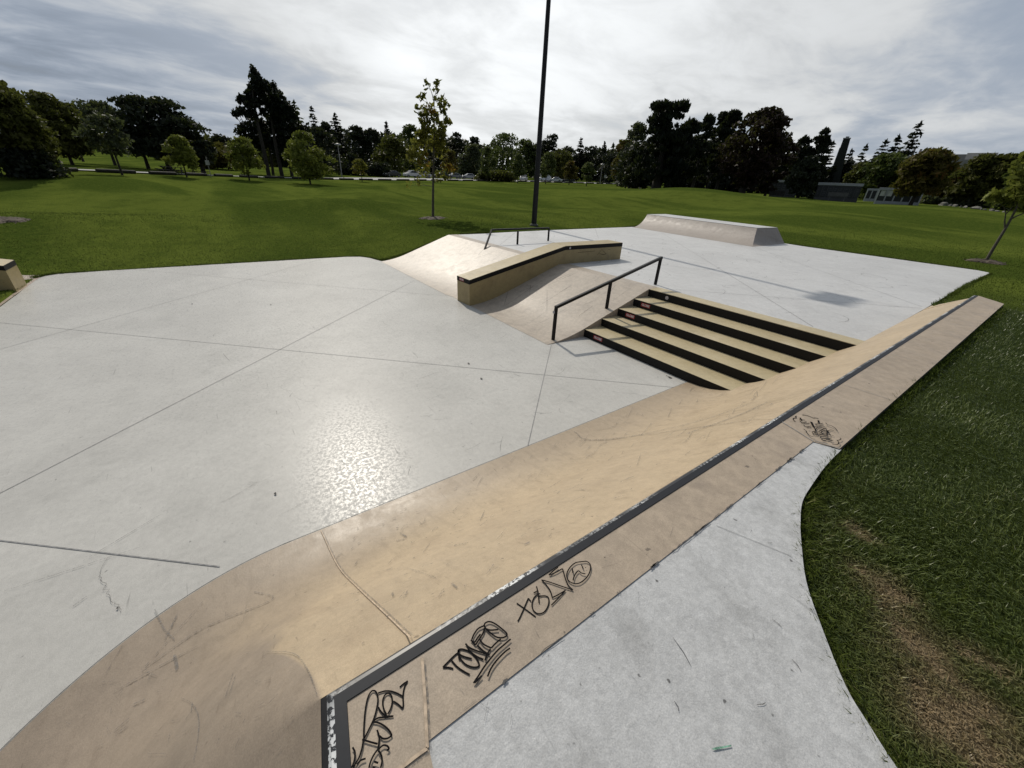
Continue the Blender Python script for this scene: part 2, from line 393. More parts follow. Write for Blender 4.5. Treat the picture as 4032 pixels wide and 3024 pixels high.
for a, b, w_ in (((290, 1490), (345, 1450), .012), ((20, 1430), (560, 1255), .007), ((330, 1310), (640, 1125), .007)):
    pa, pb = at(a[0], a[1]+900, 0), at(b[0], b[1]+900, 0); mb.ribbon([pa+(pb-pa)*u+np.array([0, 0, .0095]) for u in np.linspace(0, 1, 8)], w_, mi=3)
cr = [(421, 2196), (398, 2250), (392, 2285), (403, 2312), (432, 2340), (440, 2370), (462, 2392), (475, 2408)]
cpts = []
for p in cr: q = at(*p, .0105); cpts.append(q+np.array([RNG.normal()*.006, RNG.normal()*.006, 0]))
mb.ribbon([p+np.array([RNG.normal()*.008, RNG.normal()*.008, 0]) for p in spline(cpts, 4)], .0024, mi=4)
for px, py, s in ((1083, 1943, .035), (1066, 1199, .05), (1845, 1430, .05), (1895, 1490, .05), (2637, 1485, .07), (2625, 1478, .03), (2590, 1484, .02), (756, 1196, .05), (462, 2393, .02)):
    q = at(px, py, .011); mb.add([q+np.array([s*.5*math.cos(t)*(1+.4*math.sin(3*t)), s*.3*math.sin(t), 0]) for t in np.linspace(0, 2*math.pi, 10)[:-1]], [tuple(range(9))], 4)
tag(mb.build('lower_floor', [M_GREY, M_JOINT, M_EDGE, M_SCUFF, M_CRACK]), 'pale grey polished concrete floor of the lower skating area with diagonal saw cuts', 'ground', kind='structure')

# ---- upper plaza
PLAZA = [(-14.45, 7.44), (-14.95, 13.0), (-15.2, 18.9), (-15.3, 21.0), (-8.02, 21.2), (-6.8, 20.96), (-2.05, 20.68), (-1.75, 20.62), (-1.5, 20.4), (-1.44, 20.2), (-1.46, 16.5), (-1.44, 14.2), (-1.40, 12.03), (-1.36, 7.7), (-5.1, 7.7), (-5.1, 7.4)]
mb = MB(); mb.prism(PLAZA[::-1], .2, HP, 2, 0)
J(mb, (-12.75, 18.5), (-2.1, 7.80), HP); J(mb, (-7.82, 17.9), (-1.46, 11.66), HP); J(mb, (-4.96, 7.78), (-1.43, 11.5), HP, .008); J(mb, (-11.65, 7.91), (-14.8, 10.9), HP); J(mb, (-14.8, 15.87), (-11.86, 12.99), HP)
J(mb, (-14.6, 8.1), (-8.3, 14.0), HP, .008)
for i in range(190):
    x = -14.5+12.8*RNG.random(); y = 8+11.5*RNG.random()
    L = .15 + .9*RNG.random()**2; t0 = RNG.random()*6.28; k = RNG.normal()*1.5
    mb.ribbon([(x+L*u*math.cos(t0+k*u), y+L*u*math.sin(t0+k*u), HP+.0035+.00002*i) for u in np.linspace(0, 1, 8)], .008+.014*RNG.random(), mi=3)
tag(mb.build('upper_plaza', [M_PLAZA, M_JOINT, M_EDGE, M_SCUFF]), 'near white concrete of the raised plaza above the stairs', 'ground', kind='structure')

# ---- long quarter pipe beside the camera
qp = tag(empty('quarter_pipe', (-.6, 5, 0)), 'long tan quarter pipe with dark painted coping running beside the lawn', 'skate ramp')
qp.location = (0, 0, 0)
def sweep(name, m, stations, close=True):
    """stations: list of (origin xy, outward dir xy, list of (s,z))"""
    mb = MB(); k = len(stations[0][2]); vs = []
    for o, d, pr in stations: vs += [(o[0]+d[0]*s, o[1]+d[1]*s, z) for s, z in pr]
    fs = [(i*k+j, i*k+j+1, (i+1)*k+j+1, (i+1)*k+j) for i in range(len(stations)-1) for j in range(k-1)]
    mb.add(vs, fs, 0, True)
    return mb
fine = []
for i in range(len(PROF)-1):
    for u in (0, .5): fine.append((PROF[i][0]+(PROF[i+1][0]-PROF[i][0])*u, PROF[i][1]+(PROF[i+1][1]-PROF[i][1])*u))
fine.append(PROF[-1])
st = []
for y in np.concatenate([np.linspace(-.07, 7.5, 40), np.linspace(7.6, 10.9, 16)]): st.append(((CORN[0], y), (-1, 0), fine))
# last stations run out diagonally: the lip ends before the toe
endp = lambda s: 12.03 - (.534-min(s, .534))*2.05
L = []
for u in np.linspace(0, 1, 6):
    L.append([(CORN[0]-s, 10.9+(endp(s)-10.9)*u, z) for s, z in fine])
mb = sweep('face', None, st)
k = len(fine); vs = [p for row in L for p in row]
mb.add(vs, [(i*k+j, i*k+j+1, (i+1)*k+j+1, (i+1)*k+j) for i in range(5) for j in range(k-1)], 0, True)
mb.add([L[-1][j] for j in range(k)] + [(CORN[0], L[-1][0][1], -.3), (CORN[0]-1.934, 12.03, -.3)][::1], [tuple(list(range(k)) + [k+1, k])], 0)
# raised grout joint across the face
GROUT = [(1263, 2089), (1333, 2233), (1409, 2316), (1516, 2417), (1616, 2514)]
def bank_scuff(pts, w_, mi=2, lift=.004):
    q = [on_bank(*p)+np.array([0, 0, lift]) for p in spline(pts, 6)]
    mb.ribbon(q, w_, nrm=(-.45, 0, .9), mi=mi)
gq = [on_bank(*p)+np.array([0, 0, .004]) for p in spline(GROUT, 6)]; mb.ribbon(gq, .006, nrm=(-.5, 0, .8), mi=1, taper=False)
mb.ribbon([p+np.array([.0, .011, -.002]) for p in gq], .006, nrm=(-.5, 0, .8), mi=2, taper=False)
for pts, w_ in (([(2260, 1700), (2330, 1733), (2600, 1705), (3060, 1640)], .02), ([(2700, 1710), (2900, 1640), (3020, 1585)], .02),
                ([(2280, 1735), (2450, 1725), (2750, 1660), (2950, 1590)], .016), ([(1560, 2130), (1600, 2120), (1575, 2098)], .02), ([(1325, 2195), (1345, 2180)], .02),
                ([(1788, 2150), (1842, 2140)], .025), ([(2062, 2148), (2085, 2138)], .025), ([(1780, 2300), (1800, 2318)], .02), ([(1545, 2335), (1550, 2352)], .02),
                ([(1480, 2255), (1600, 2240), (1720, 2280)], .004), ([(1340, 2200), (1322, 2205)], .012)):
    bank_scuff(pts, w_)
for i in range(230):
    px = 1350+1700*RNG.random(); yb = np.interp(px, [875, 2700, 3400], [2233, 1517, 1345]); yt = np.interp(px, [1275, 2632, 3819], [2745, 1887, 1162])
    py = yb+(yt-yb)*(.08+.8*RNG.random()**1.5); a = RNG.normal()*.35-.55; l = 10+60*RNG.random()**3
    if py > yt-20: continue
    bank_scuff([(px, py), (px+l*.5*math.cos(a), py+l*.5*math.sin(a)+RNG.normal()*3), (px+l*math.cos(a), py+l*math.sin(a))], .004+.006*RNG.random(), 2, .0042+.00003*i)
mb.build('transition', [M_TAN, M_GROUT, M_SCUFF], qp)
# hip round the corner, then the second arm
mb = MB(); a0 = math.pi; a1 = math.atan2(N2[1], N2[0]) % (2*math.pi); st = []
for u in np.linspace(0, 1, 26):
    a = a0+(a1-a0)*u; st.append((CORN, (math.cos(a), math.sin(a)), fine))
for l in (1, 2.5, 4.5, 6.5): st.append((CORN+E2*l, N2, fine))
mb = sweep('hip', None, st)
for pts, w_ in (([(1000, 2330), (1075, 2360), (880, 2440), (765, 2495), (560, 2640)], .012), ([(800, 2370), (560, 2640)], .012), ([(485, 2540), (415, 2660)], .008), ([(920, 2650), (890, 2745)], .008), ([(930, 2660), (905, 2735)], .006),
                ([(1250, 2740), (1222, 2660), (1180, 2592), (1130, 2570), (1050, 2569)], .005), ([(715, 2750), (760, 2775), (785, 2830), (780, 2920), (765, 2995)], .004),
                ([(570, 2757), (525, 2775)], .022), ([(510, 2830), (450, 2880)], .016), ([(520, 2845), (455, 2893)], .010), ([(505, 2860), (460, 2890)], .012),
                ([(585, 2680), (600, 2650)], .016), ([(690, 2580), (700, 2640)], .03), ([(700, 2420), (650, 2520)], .02), ([(450, 2725), (600, 2640), (780, 2545)], .01), ([(610, 2400), (650, 2480), (690, 2520)], .01)):
    bank_scuff(pts, w_, 1)
for i in range(70):
    px = 150+1000*RNG.random(); py = 2420+590*RNG.random(); a = RNG.normal()*.5-.65; l = 15+60*RNG.random()**2
    if py < 2400+(900-px)*.5: continue
    bank_scuff([(px, py), (px+l*math.cos(a), py+l*math.sin(a))], .003+.005*RNG.random(), 1, .0042+.00003*i)
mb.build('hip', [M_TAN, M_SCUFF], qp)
# coping: angled steel edge, worn along its nose
nx = at(1960, 2325, HD)[0]; bx = at(1960, 2381, HD)[0]; bw = bx-nx
def offs(d):            # coping path at distance d behind the face line, both arms
    c = CORN+np.array([d, 0]); A = np.array([0, 1.0]); n2 = -N2
    # corner: intersection of x = CORN.x + d with the second arm moved by d
    q = CORN + n2*d; t = (c[0]-q[0])/E2[0]; k_ = q+E2*t
    return [tuple(k_+E2*6.2), tuple(k_), (c[0], 11.02+d*.2)]
def strip(mb, d0, z0, d1, z1, mi=0, sub=60):
    p0, p1 = offs(d0), offs(d1)
    for a in range(2):
        n = sub if a else 12
        A0, A1, B0, B1 = map(np.array, (p0[a], p0[a+1], p1[a], p1[a+1]))
        vs = []
        for u in np.linspace(0, 1, n+1): vs += [(*(A0+(A1-A0)*u), z0), (*(B0+(B1-B0)*u), z1)]
        mb.add(vs, [(2*i, 2*i+1, 2*i+3, 2*i+2) for i in range(n)], mi, True)
d_n = nx-CORN[0]; mb = MB()
strip(mb, 0, 1.168, d_n-.008, HD-.008, 0); strip(mb, d_n-.008, HD-.008, d_n+.002, HD+.002, 1); strip(mb, d_n+.002, HD+.002, d_n+.014, HD+.004, 1); strip(mb, d_n+.014, HD+.004, d_n+bw, HD+.004, 0); strip(mb, d_n+bw, HD+.004, d_n+bw+.002, HD-.02, 0)
e0 = offs(0)[2]; e1 = offs(d_n+bw)[2]
mb.add([(e0[0], e0[1], 1.168), (nx, e0[1]+.01, HD+.003), (e1[0], e1[1], HD+.003), (e1[0], e1[1], 1.1), (e0[0], e0[1], 1.1)], [(0, 1, 2, 3, 4)], 0)
mb.build('coping', [M_COPE, M_NOSE], qp)
# deck behind the coping
gx = at(3202, 1739, HD)[0]; ox = at(3600, 1512, HD)[0]; gy = at(3202, 1739, HD)[1]; oy = at(3313, 1771, HD)[1]
OX = (at(3313, 1771, HD)[0]+at(3946, 1199, HD)[0])/2
c_ = offs(d_n+bw+.001); y2 = lambda x: c_[1][1]+(x-c_[1][0])*E2[1]/E2[0]
mb = MB()
deck = [(c_[1][0], c_[1][1]), (c_[1][0]+.6, y2(c_[1][0]+.6)), (3.2, y2(3.2)), (3.2, y2(3.2)+.25), (gx, .16), (gx, gy), (OX, oy), (OX, 10.62), (c_[1][0], 11.08)]
mb.prism(deck, .5, HD, 1, 0)
for pl in ([(1662, 2592), (1672, 2720), (1678, 2850), (1683, 2944)], [(1682, 2946), (1640, 2976), (1578, 3024), (1500, 3085)]):
    q = [at(*p, HD+.004) for p in pl]; mb.ribbon(q, .009, mi=2, taper=False); mb.ribbon([p+np.array([.009, .004, -.002]) for p in q], .009, mi=4, taper=False)
J(mb, at(3075, 1660, HD)[:2], at(3202, 1739, HD)[:2], HD, .006, 3); J(mb, (gx, gy+.02), (OX, oy), HD, .006, 3)
for i in range(26):
    y = .25+2.6*RNG.random(); l = .02+.09*RNG.random()**2; q = [(gx+RNG.normal()*.0025, y+l*u, HD+.0035) for u in np.linspace(0, 1, 6)]; mb.ribbon(q, .003+.006*RNG.random()**3, mi=5)
for yy, l in ((4.2, .9), (5.6, .6), (7.4, .8), (9.0, 1)): J(mb, (c_[1][0]+.02, yy), (c_[1][0]+.02+(OX-c_[1][0])*l, yy+.02), HD, .004, 3)
for i in range(60):
    x = c_[1][0]+.03+.3*RNG.random(); y = .3+10*RNG.random()**1.6; l = .02+.06*RNG.random(); a = RNG.random()*6.28
    mb.ribbon([(x, y, HD+.003+.00002*i), (x+l*math.cos(a), y+l*math.sin(a), HD+.003+.00002*i)], .003, mi=4)
mb.build('deck', [M_DECK, M_EDGE, M_GROUT, M_JOINT, M_SCUFF, M_CRACK], qp)

# ---- marker tags on the deck (writing copied from the place)
def tagger(name, polys, ox_, oy_, sc, wid, label):
    mb = MB(); wid *= .66
    for n, pl in enumerate(polys):
        ww = wid
        if len(pl) and np.isscalar(pl[0]): ww = wid*pl[0]; pl = pl[1]
        q = [at(ox_+x*sc, oy_+y*sc, HD+.0025+.0003*n) for x, y in spline(pl, 5)]
        mb.ribbon(q, ww, taper=False)
    o = mb.build(name, M_INK, qp); o['label'] = label
def ell(cx, cy, rx, ry, a=0, n=16, s0=0, s1=6.283):
    return [(cx+rx*math.cos(t)*math.cos(a)-ry*math.sin(t)*math.sin(a), cy+rx*math.cos(t)*math.sin(a)+ry*math.sin(t)*math.cos(a)) for t in np.linspace(s0, s1, n)]
tagger('graffiti', [[(375, 980), (520, 1080), (750, 1250)], [(395, 1340), (440, 1260), (520, 1080), (605, 880)], [(605, 880), (655, 945)],
  [(800, 790), (720, 870), (680, 980), (690, 1090), (740, 1160), (820, 1190), (910, 1160), (975, 1080), (1010, 980), (1005, 880), (960, 840), (880, 835), (795, 860)],
  [(765, 645), (795, 760), (820, 985)], [(710, 780), (785, 735)], [(800, 800), (840, 788)],
  [(1060, 1020), (1200, 880), (1340, 725)], [(1340, 725), (1200, 810), (1080, 870)], [(1080, 870), (1040, 740), (960, 620), (865, 515)], [(865, 520), (1020, 560), (1250, 640), (1490, 720)], [(1490, 720), (1400, 630), (1340, 500), (1300, 360), (1280, 295)], [(1280, 295), (1150, 370), (1015, 425)], [(1010, 420), (1100, 340), (1195, 265)],
  [(1640, 160), (1540, 180), (1440, 260), (1375, 370), (1370, 470), (1420, 550), (1520, 592), (1620, 580), (1720, 510), (1800, 410), (1838, 290), (1820, 200), (1750, 152), (1640, 160)],
  [(1472, 285), (1488, 385)], [(1655, 220), (1695, 300)], [(1490, 530), (1520, 430), (1590, 340), (1650, 380), (1735, 400)], [(1732, 270), (1745, 276)], [(2110, 70), (2128, 80)]],
  1960, 2180, .1989, .0075, 'black marker tag ending in a frowning face')
tagger('graffiti', [[(520, 1310), (400, 1280), (270, 1285)], [(270, 1275), (400, 1140), (540, 1000), (640, 920)], [(470, 1100), (600, 1250), (750, 1360), (920, 1455)],
  [(680, 900), (660, 880), (640, 920), (690, 1060), (800, 1190), (940, 1260), (1060, 1275), (1140, 1240), (1130, 1150), (1050, 1020), (920, 900), (760, 840), (660, 845), (635, 900)], [(640, 940), (760, 1010), (970, 1070)], [(655, 980), (660, 1050), (680, 1100)],
  [(1250, 1085), (1100, 1020), (960, 920), (880, 820), (870, 790)], [(815, 700), (900, 790), (1100, 880), (1400, 970)], [(1400, 970), (1250, 880), (1100, 740)], [(1290, 1110), (1330, 980), (1420, 830)],
  [(945, 610), (1000, 670), (1060, 740)], [(980, 640), (1040, 660), (1110, 560), (1180, 470)], [(1060, 730), (1130, 620), (1240, 450), (1280, 320)], [(970, 600), (1020, 480), (1120, 340), (1260, 270)],
  [(1260, 280), (1300, 200), (1400, 170), (1530, 220), (1680, 330), (1810, 450), (1800, 520), (1700, 560), (1560, 540), (1420, 440), (1310, 340), (1265, 260)], [(1310, 340), (1420, 375), (1610, 360)],
  [(1160, 600), (1260, 720), (1440, 810)], [(1440, 810), (1540, 700), (1670, 590)],
  [(1910, 590), (1760, 720), (1560, 900), (1300, 1220), (1130, 1480), (1010, 1659)], [(1040, 1650), (1130, 1560), (1210, 1475)], [(1895, 810), (1760, 910), (1560, 1120), (1430, 1310), (1350, 1500)]],
  1700, 2420, .16275, .0088, 'black marker tag underlined twice')
tagger('graffiti', [[(1080, 305), (1140, 250), (1215, 200)], [(1215, 200), (1160, 300), (1135, 450), (1140, 600), (1130, 665)], [(1130, 665), (1050, 590), (970, 540)], [(1130, 460), (1040, 410), (940, 375), (830, 370), (715, 405)],
  [(975, 790), (900, 800), (800, 810), (720, 820), (650, 860)], [(720, 640), (770, 720), (860, 790), (960, 790)], [(860, 770), (810, 660), (795, 540), (830, 440), (890, 405), (940, 450), (955, 550), (930, 660), (880, 755)],
  [(480, 1180), (480, 1000), (500, 720), (540, 500), (600, 380), (660, 365), (700, 420), (715, 520), (690, 680), (640, 850), (560, 1020), (490, 1160)],
  [(610, 885), (720, 900), (830, 960), (910, 1040), (950, 1120)], [(950, 1110), (880, 1160), (800, 1165), (740, 1120)], [(700, 1020), (735, 1130), (730, 1250), (715, 1340)], [(450, 1180), (580, 1220), (710, 1255)],
  [(470, 1190), (450, 1320), (400, 1480), (330, 1600), (300, 1659)], [(290, 1310), (330, 1400), (320, 1530), (275, 1659)], [(510, 1500), (430, 1530), (360, 1600)],
  [(720, 1350), (800, 1280), (870, 1290), (900, 1340), (860, 1360)], [(715, 1340), (640, 1450), (590, 1560), (565, 1659)], [(720, 1360), (770, 1440), (785, 1540), (760, 1659)], [(650, 1550), (720, 1575)], [(620, 1640), (670, 1650)]],
  1320, 2634, .2351, .0072, 'black looping marker tag beside the coping corner')
tagger('graffiti', [[2.4, [(555, 210), (585, 225)]], [(590, 215), (760, 250), (920, 320), (1020, 325), (1130, 350)], [(340, 255), (290, 280), (330, 320), (220, 340), (230, 400), (290, 465)], [1.5, [(465, 315), (490, 360), (530, 430)]], [(440, 375), (490, 360), (560, 390), (640, 405)],
  [(450, 420), (540, 490), (700, 465)], [(505, 510), (680, 535), (800, 515)], [(590, 575), (670, 635), (870, 620)], [(710, 675), (790, 660), (880, 695)], [2.6, [(865, 465), (930, 600), (960, 650)]], [(960, 650), (1000, 730), (1025, 800), (940, 815)],
  [2.0, [(1130, 410), (1140, 510)]], [(1005, 545), (1140, 540), (1290, 520)], [(1010, 555), (1160, 600), (1320, 590)], [(960, 640), (1200, 635), (1420, 665)], [(1030, 790), (1040, 720), (1100, 670), (1220, 670), (1330, 700), (1430, 760), (1440, 880), (1430, 940)],
  [(1040, 790), (1130, 820), (1220, 780), (1320, 720), (1420, 715)], [(1100, 715), (1220, 740), (1400, 800), (1520, 825)], [(1220, 850), (1290, 800), (1430, 815), (1500, 780), (1600, 765), (1690, 790)], [(1230, 850), (1270, 890), (1440, 905)],
  [(1480, 810), (1500, 880), (1570, 940)], [(1140, 940), (1300, 930), (1570, 945), (1710, 990)], [(895, 840), (960, 820), (1060, 850), (1090, 910), (1060, 940), (960, 920), (900, 850)], [(970, 870), (1010, 850), (1040, 890), (1000, 880)], [(1090, 860), (1200, 880)], [(1110, 900), (1190, 910), (1420, 900)],
  [(1130, 945), (1230, 1000), (1500, 980)], [(1215, 1010), (1230, 1050), (1400, 1050), (1500, 1025)], [(1230, 1060), (1330, 1090), (1480, 1080), (1610, 1050)], [1.6, [(1230, 1105), (1340, 1150), (1400, 1155)]], [(1420, 1110), (1530, 1100), (1630, 1140), (1570, 1150), (1520, 1110)],
  [(1390, 500), (1450, 565), (1600, 610), (1740, 700), (1820, 795)], [(595, 725), (690, 805), (720, 880), (820, 970), (950, 1010)], [(1910, 1050), (1950, 1090), (1880, 1130), (1790, 1140)], [(1820, 1150), (1870, 1220), (1830, 1280), (1740, 1290), (1630, 1275)]],
  3100, 1610, .1085, .0085, 'scribbled black marker tag near the pale corner of the deck')

# ---- grey pad behind the deck
curve = [at(*p, HD-.004)[:2] for p in ((3313, 1771), (3255, 1830), (3200, 1905), (3160, 1975), (3152, 2060), (3156, 2140), (3175, 2290), (3240, 2480), (3330, 2700), (3420, 2850), (3530, 3024))]
curve = [tuple(p[:2]) for p in spline(curve, 4)]
PAD = [(gx, .16), (3.2, y2(3.2)+.25), (5.2, -.2), (5.0, .25), (2.4, .55), (1.1, .78)] + curve[::-1][1:] + [(gx, gy)]
mb = MB(); mb.prism(PAD, .5, HD-.004, 1, 0)
J(mb, at(2820, 2068, HD)[:2], at(3120, 2190, HD)[:2], HD-.005, .0022, 2)
for i in range(45):
    d = 1.0+2*RNG.random(); a = R(-25+60*RNG.random()); x, y = d*math.sin(a), d*math.cos(a)
    if x > .25 or x < gx+.03 or y < .3 or x > -.33+.25*max(0, 2.3-y): continue
    l = .03+.09*RNG.random()**2; t0 = RNG.random()*6.28; kk = RNG.normal()
    mb.ribbon([(x+l*u*math.cos(t0+kk*u), y+l*u*math.sin(t0+kk*u), HD-.001+.00002*i) for u in np.linspace(0, 1, 5)], .002+.003*RNG.random(), mi=3)
for a, b in (((3040, 2437), (3078, 2470)), ((3118, 2595), (3152, 2640)), ((2980, 2774), (3015, 2766)), ((3040, 2137), (3022, 2136)), ((2650, 2510), (2720, 2620)), ((2655, 2760), (2672, 2800))):
    pa, pb = at(*a, HD), at(*b, HD); mb.ribbon([pa, (pa+pb)/2+np.array([.004, .003, 0]), pb], .0025, mi=4)
q = [at(2632+x*.633, 1974+y*.633, HD) for x, y in ((265, 1541), (300, 1527), (345, 1523), (390, 1514), (393, 1524), (330, 1538), (290, 1546))]
mb.add(q, [tuple(range(len(q)))[::-1]], 5)
M_GREEN = plain('green_smear', (.16, .33, .24), .7, 0, .5, 90)
tag(mb.build('concrete_pad', [M_PAD, M_EDGE, M_JOINT, M_SCUFF, M_CRACK, M_GREEN]), 'light grey concrete standing pad with a curved edge against the lawn', 'pavement', kind='structure')

# ---- bank between lower floor and plaza
bk = tag(empty('bank_ramp', (0, 0, 0)), 'wide beige concrete bank sloping from the lower floor to the plaza left of the stairs', 'skate ramp')
mb = MB(); xs = np.linspace(-14.1, -5.1, 46); ys = np.concatenate([np.linspace(4.6, 5.6, 14), np.linspace(5.75, 7.4, 8)])
vs = []
for x in xs:
    for y in ys:
        f = (y-4.6)/2.8; lx = x + (-.38*f if x < -14.0 else (-.38*f*max(0, (-12-x)/2.1)))
        vs.append((lx, y-(.06 if x < -9 else 0)*(1-f), bank_z(y)))
n = len(ys); mb.add(vs, [(i*n+j, (i+1)*n+j, (i+1)*n+j+1, i*n+j+1) for i in range(len(xs)-1) for j in range(n-1)], 0, True)
# right flank facing the stairs
rf = vs[-n:]; mb.add(rf + [(-5.1, 7.4, -.1), (-5.1, 4.6, -.1)], [tuple(range(n)) + (n, n+1)], 2)
lf = vs[:n]; mb.add(lf + [(-14.48, 7.4, -.3), (-14.1, 4.54, -.3)], [(n+1, n) + tuple(range(n-1, -1, -1))], 2)
for i in range(50):
    x = -13+7.6*RNG.random(); y = 4.8+2.4*RNG.random(); l = .3+1.2*RNG.random(); a = RNG.normal()*.4+math.pi/2+.3
    q = [(x+l*u*math.cos(a), y+l*u*math.sin(a)) for u in np.linspace(0, 1, 9)]
    q = [(p[0], p[1], bank_z(p[1])+.004+.00003*i) for p in q if p[1] < 7.35]
    mb.ribbon(q, .008+.012*RNG.random(), nrm=(0, -.3, .95), mi=1)
q = [(-11.3+.05*u*9, 4.62+2.7*u, 0) for u in np.linspace(0, 1, 12)]; mb.ribbon([(p[0], p[1], bank_z(p[1])+.006) for p in q], .02, nrm=(0, -.3, .95), mi=1)
mb.build('slope', [M_BANK, M_SCUFF, M_BANK], bk)
mb = MB(); mb.prism([(-14.48, 7.4), (-5.1, 7.4), (-5.1, 7.74), (-14.5, 7.78)], .3, HP+.005, 0)
mb.build('ridge', M_BANK, bk)

# ---- stairs
ss = tag(empty('stair_set', (0, 0, 0)), 'five wide yellow concrete steps with black painted risers', 'stairs')
stk = {}
for k in range(5):
    y0 = 5.545+.4615*k; y1 = y0+.4615 if k < 4 else 7.735; z = .15*(k+1)
    mb = MB(); mb.box((-5.095, y0, z-.15-.02), (-1.3, y1, z+(.006 if k == 4 else 0)))
    step = mb.build('step', M_YEL, ss)
    mb = MB(); mb.box((-5.093, y0-.004, z-.148), (-1.32, y0-.0005, z-.002)); rs = mb.build('riser', M_BLACK, ss, .002, 1); stk[k] = (rs, y0-.004, z)
def text_mesh(s, size, bold=.0):
    c = bpy.data.curves.new('lettering', 'FONT'); c.body = s; c.size = size; c.offset = bold; c.align_x = 'CENTER'; c.align_y = 'CENTER'; c.extrude = .0004; c.resolution_u = 4
    o = bpy.data.objects.new('lettering', c); COL.objects.link(o); dg = bpy.context.evaluated_depsgraph_get()
    me = bpy.data.meshes.new_from_object(o.evaluated_get(dg)); bpy.data.objects.remove(o); bpy.data.curves.remove(c)
    V = [tuple(v.co) for v in me.vertices]; Fc = [tuple(p.vertices) for p in me.polygons]; bpy.data.meshes.remove(me); return V, Fc
TV, TF = text_mesh("GLOBE", .064, .0026)
tx = [p[0] for p in TV]; TW = max(tx)-min(tx)
def red_sticker(parent, c, ux, n, wd=.225, ht=.076, tilt=0.0):
    """red label with white capitals on a vertical face: centre c, horizontal direction ux, outward normal n"""
    c, ux, n = map(np.array, (c, ux, n)); uz = np.array([0, 0, 1.0]); mb = MB()
    ca, sa = math.cos(tilt), math.sin(tilt); ux, uz = ux*ca+uz*sa, uz*ca-ux*sa
    P = lambda a, b, d: c+ux*a+uz*b+n*d
    mb.add([P(-wd/2, -ht/2, .0015), P(wd/2, -ht/2, .0015), P(wd/2, ht/2, .0015), P(-wd/2, ht/2, .0015)], [(0, 1, 2, 3)], 0)
    s = wd*.84/TW
    mb.add([P(v[0]*s, v[1]*s, .0028+v[2]) for v in TV], TF, 1)
    mb.build('sticker', [M_RED, M_WHITE], parent)
def round_sticker(parent, c, ux, n, r=.038):
    c, ux, n = map(np.array, (c, ux, n)); uz = np.array([0, 0, 1.0]); mb = MB()
    for rr, d, mi in ((r, .0015, 0), (r*.78, .0022, 1), (r*.66, .0029, 0)):
        mb.add([c+n*d+rr*(math.cos(t)*ux+math.sin(t)*uz) for t in np.linspace(0, 6.2832, 25)[:-1]], [tuple(range(24))], mi)
    for a, b, w_, h_ in ((-.3, .22, .6, .12), (-.38, -.05, .76, .12), (-.2, -.3, .4, .1)):
        mb.add([c+n*.0036+r*((a+u*w_)*ux+(b+v*h_)*uz) for u, v in ((0, 0), (1, 0), (1, 1), (0, 1))], [(0, 1, 2, 3)], 1)
    mb.build('sticker', [M_WHITE, M_DKRED], parent)
def stair_pt(px, py, k):
    d = pdir(px, py); t = (stk[k][1]-0)/d[1]; return CP+t*d
for k, px, py in ((0, 2355, 1326.5), (2, 2482, 1239), (3, 2543, 1198)):
    p = stair_pt(px, py, k); red_sticker(stk[k][0], (p[0], stk[k][1], stk[k][2]-.068), (1, 0, 0), (0, -1, 0))
p = stair_pt(2627, 1168.5, 4); round_sticker(stk[4][0], (p[0], stk[4][1], stk[4][2]-.075), (1, 0, 0), (0, -1, 0))

# ---- kinked grind ledge
lg = tag(empty('grind_ledge', (0, 0, 0)), 'kinked ochre concrete ledge with black edge running down the beige bank', 'skate ledge')
NX = [(-7.97, 4.58), (-8.06, 7.60), (-8.04, 9.88)]; FXp = [(-8.52, 4.55), (-8.68, 7.66), (-8.66, 9.92)]; TZ = [.612, 1.222, 1.222]
mb = MB(); bot = [-.1, .3, .3]; band = .105
def ledge_part(mb, zt, zb, inset, mi):
    vs = []
    for (nx_, ny_), (fx_, fy_), a, b in zip(NX, FXp, zt, zb):
        vs += [(nx_-inset, ny_, a), (fx_+inset, fy_, a), (nx_-inset, ny_, b), (fx_+inset, fy_, b)]
    vs = [(x, y+(inset if i < 4 else (-inset if i >= 8 else 0)), z) for i, (x, y, z) in enumerate(vs)]
    fs = []
    for i in (0, 4): fs += [(i, i+1, i+5, i+4), (i, i+4, i+6, i+2), (i+1, i+3, i+7, i+5)]
    fs += [(0, 2, 3, 1), (8, 9, 11, 10)]
    mb.add(vs, fs, mi)
ledge_part(mb, [z-band for z in TZ], bot, .004, 0); mb.build('body', [M_LEDGE], lg, fixn=True)
mb = MB(); ledge_part(mb, [z-.004 for z in TZ], [z-band for z in TZ], 0, 0); capo = mb.build('edge_band', [M_BLACK], lg, fixn=True)
mb = MB(); ledge_part(mb, TZ, [z-.0035 for z in TZ], .006, 0); mb.build('top', [M_LEDGE], lg, fixn=True)
a_, b_ = np.array([*NX[0], 0]), np.array([*FXp[0], 0]); dd = (a_-b_)/np.linalg.norm(a_-b_); c0 = b_+(a_-b_)*.38; nn = np.array([dd[1], -dd[0], 0])
red_sticker(capo, (c0[0], c0[1]-.001, .612-.052), dd, nn, .20, .070)
round_sticker(capo, (NX[1][0]+.006, NX[1][1]+.16, 1.165), (0, 1, 0), (1, 0, 0), .03)
mb = MB(); P2 = lambda u, z: np.array([NX[1][0]+(NX[2][0]-NX[1][0])*u+.005, NX[1][1]+(NX[2][1]-NX[1][1])*u, z])
for pl in ([(.62, 1.07), (.55, .93)], [(.62, 1.07), (.70, .95)], [(.58, .96), (.66, .92), (.72, .94)], [(.20, 1.03), (.5, 1.04)], [(.74, 1.06), (.78, 1.04)]): mb.ribbon([P2(*p) for p in pl], .012, nrm=(1, 0, 0))
mb.build('graffiti', M_INK, lg)

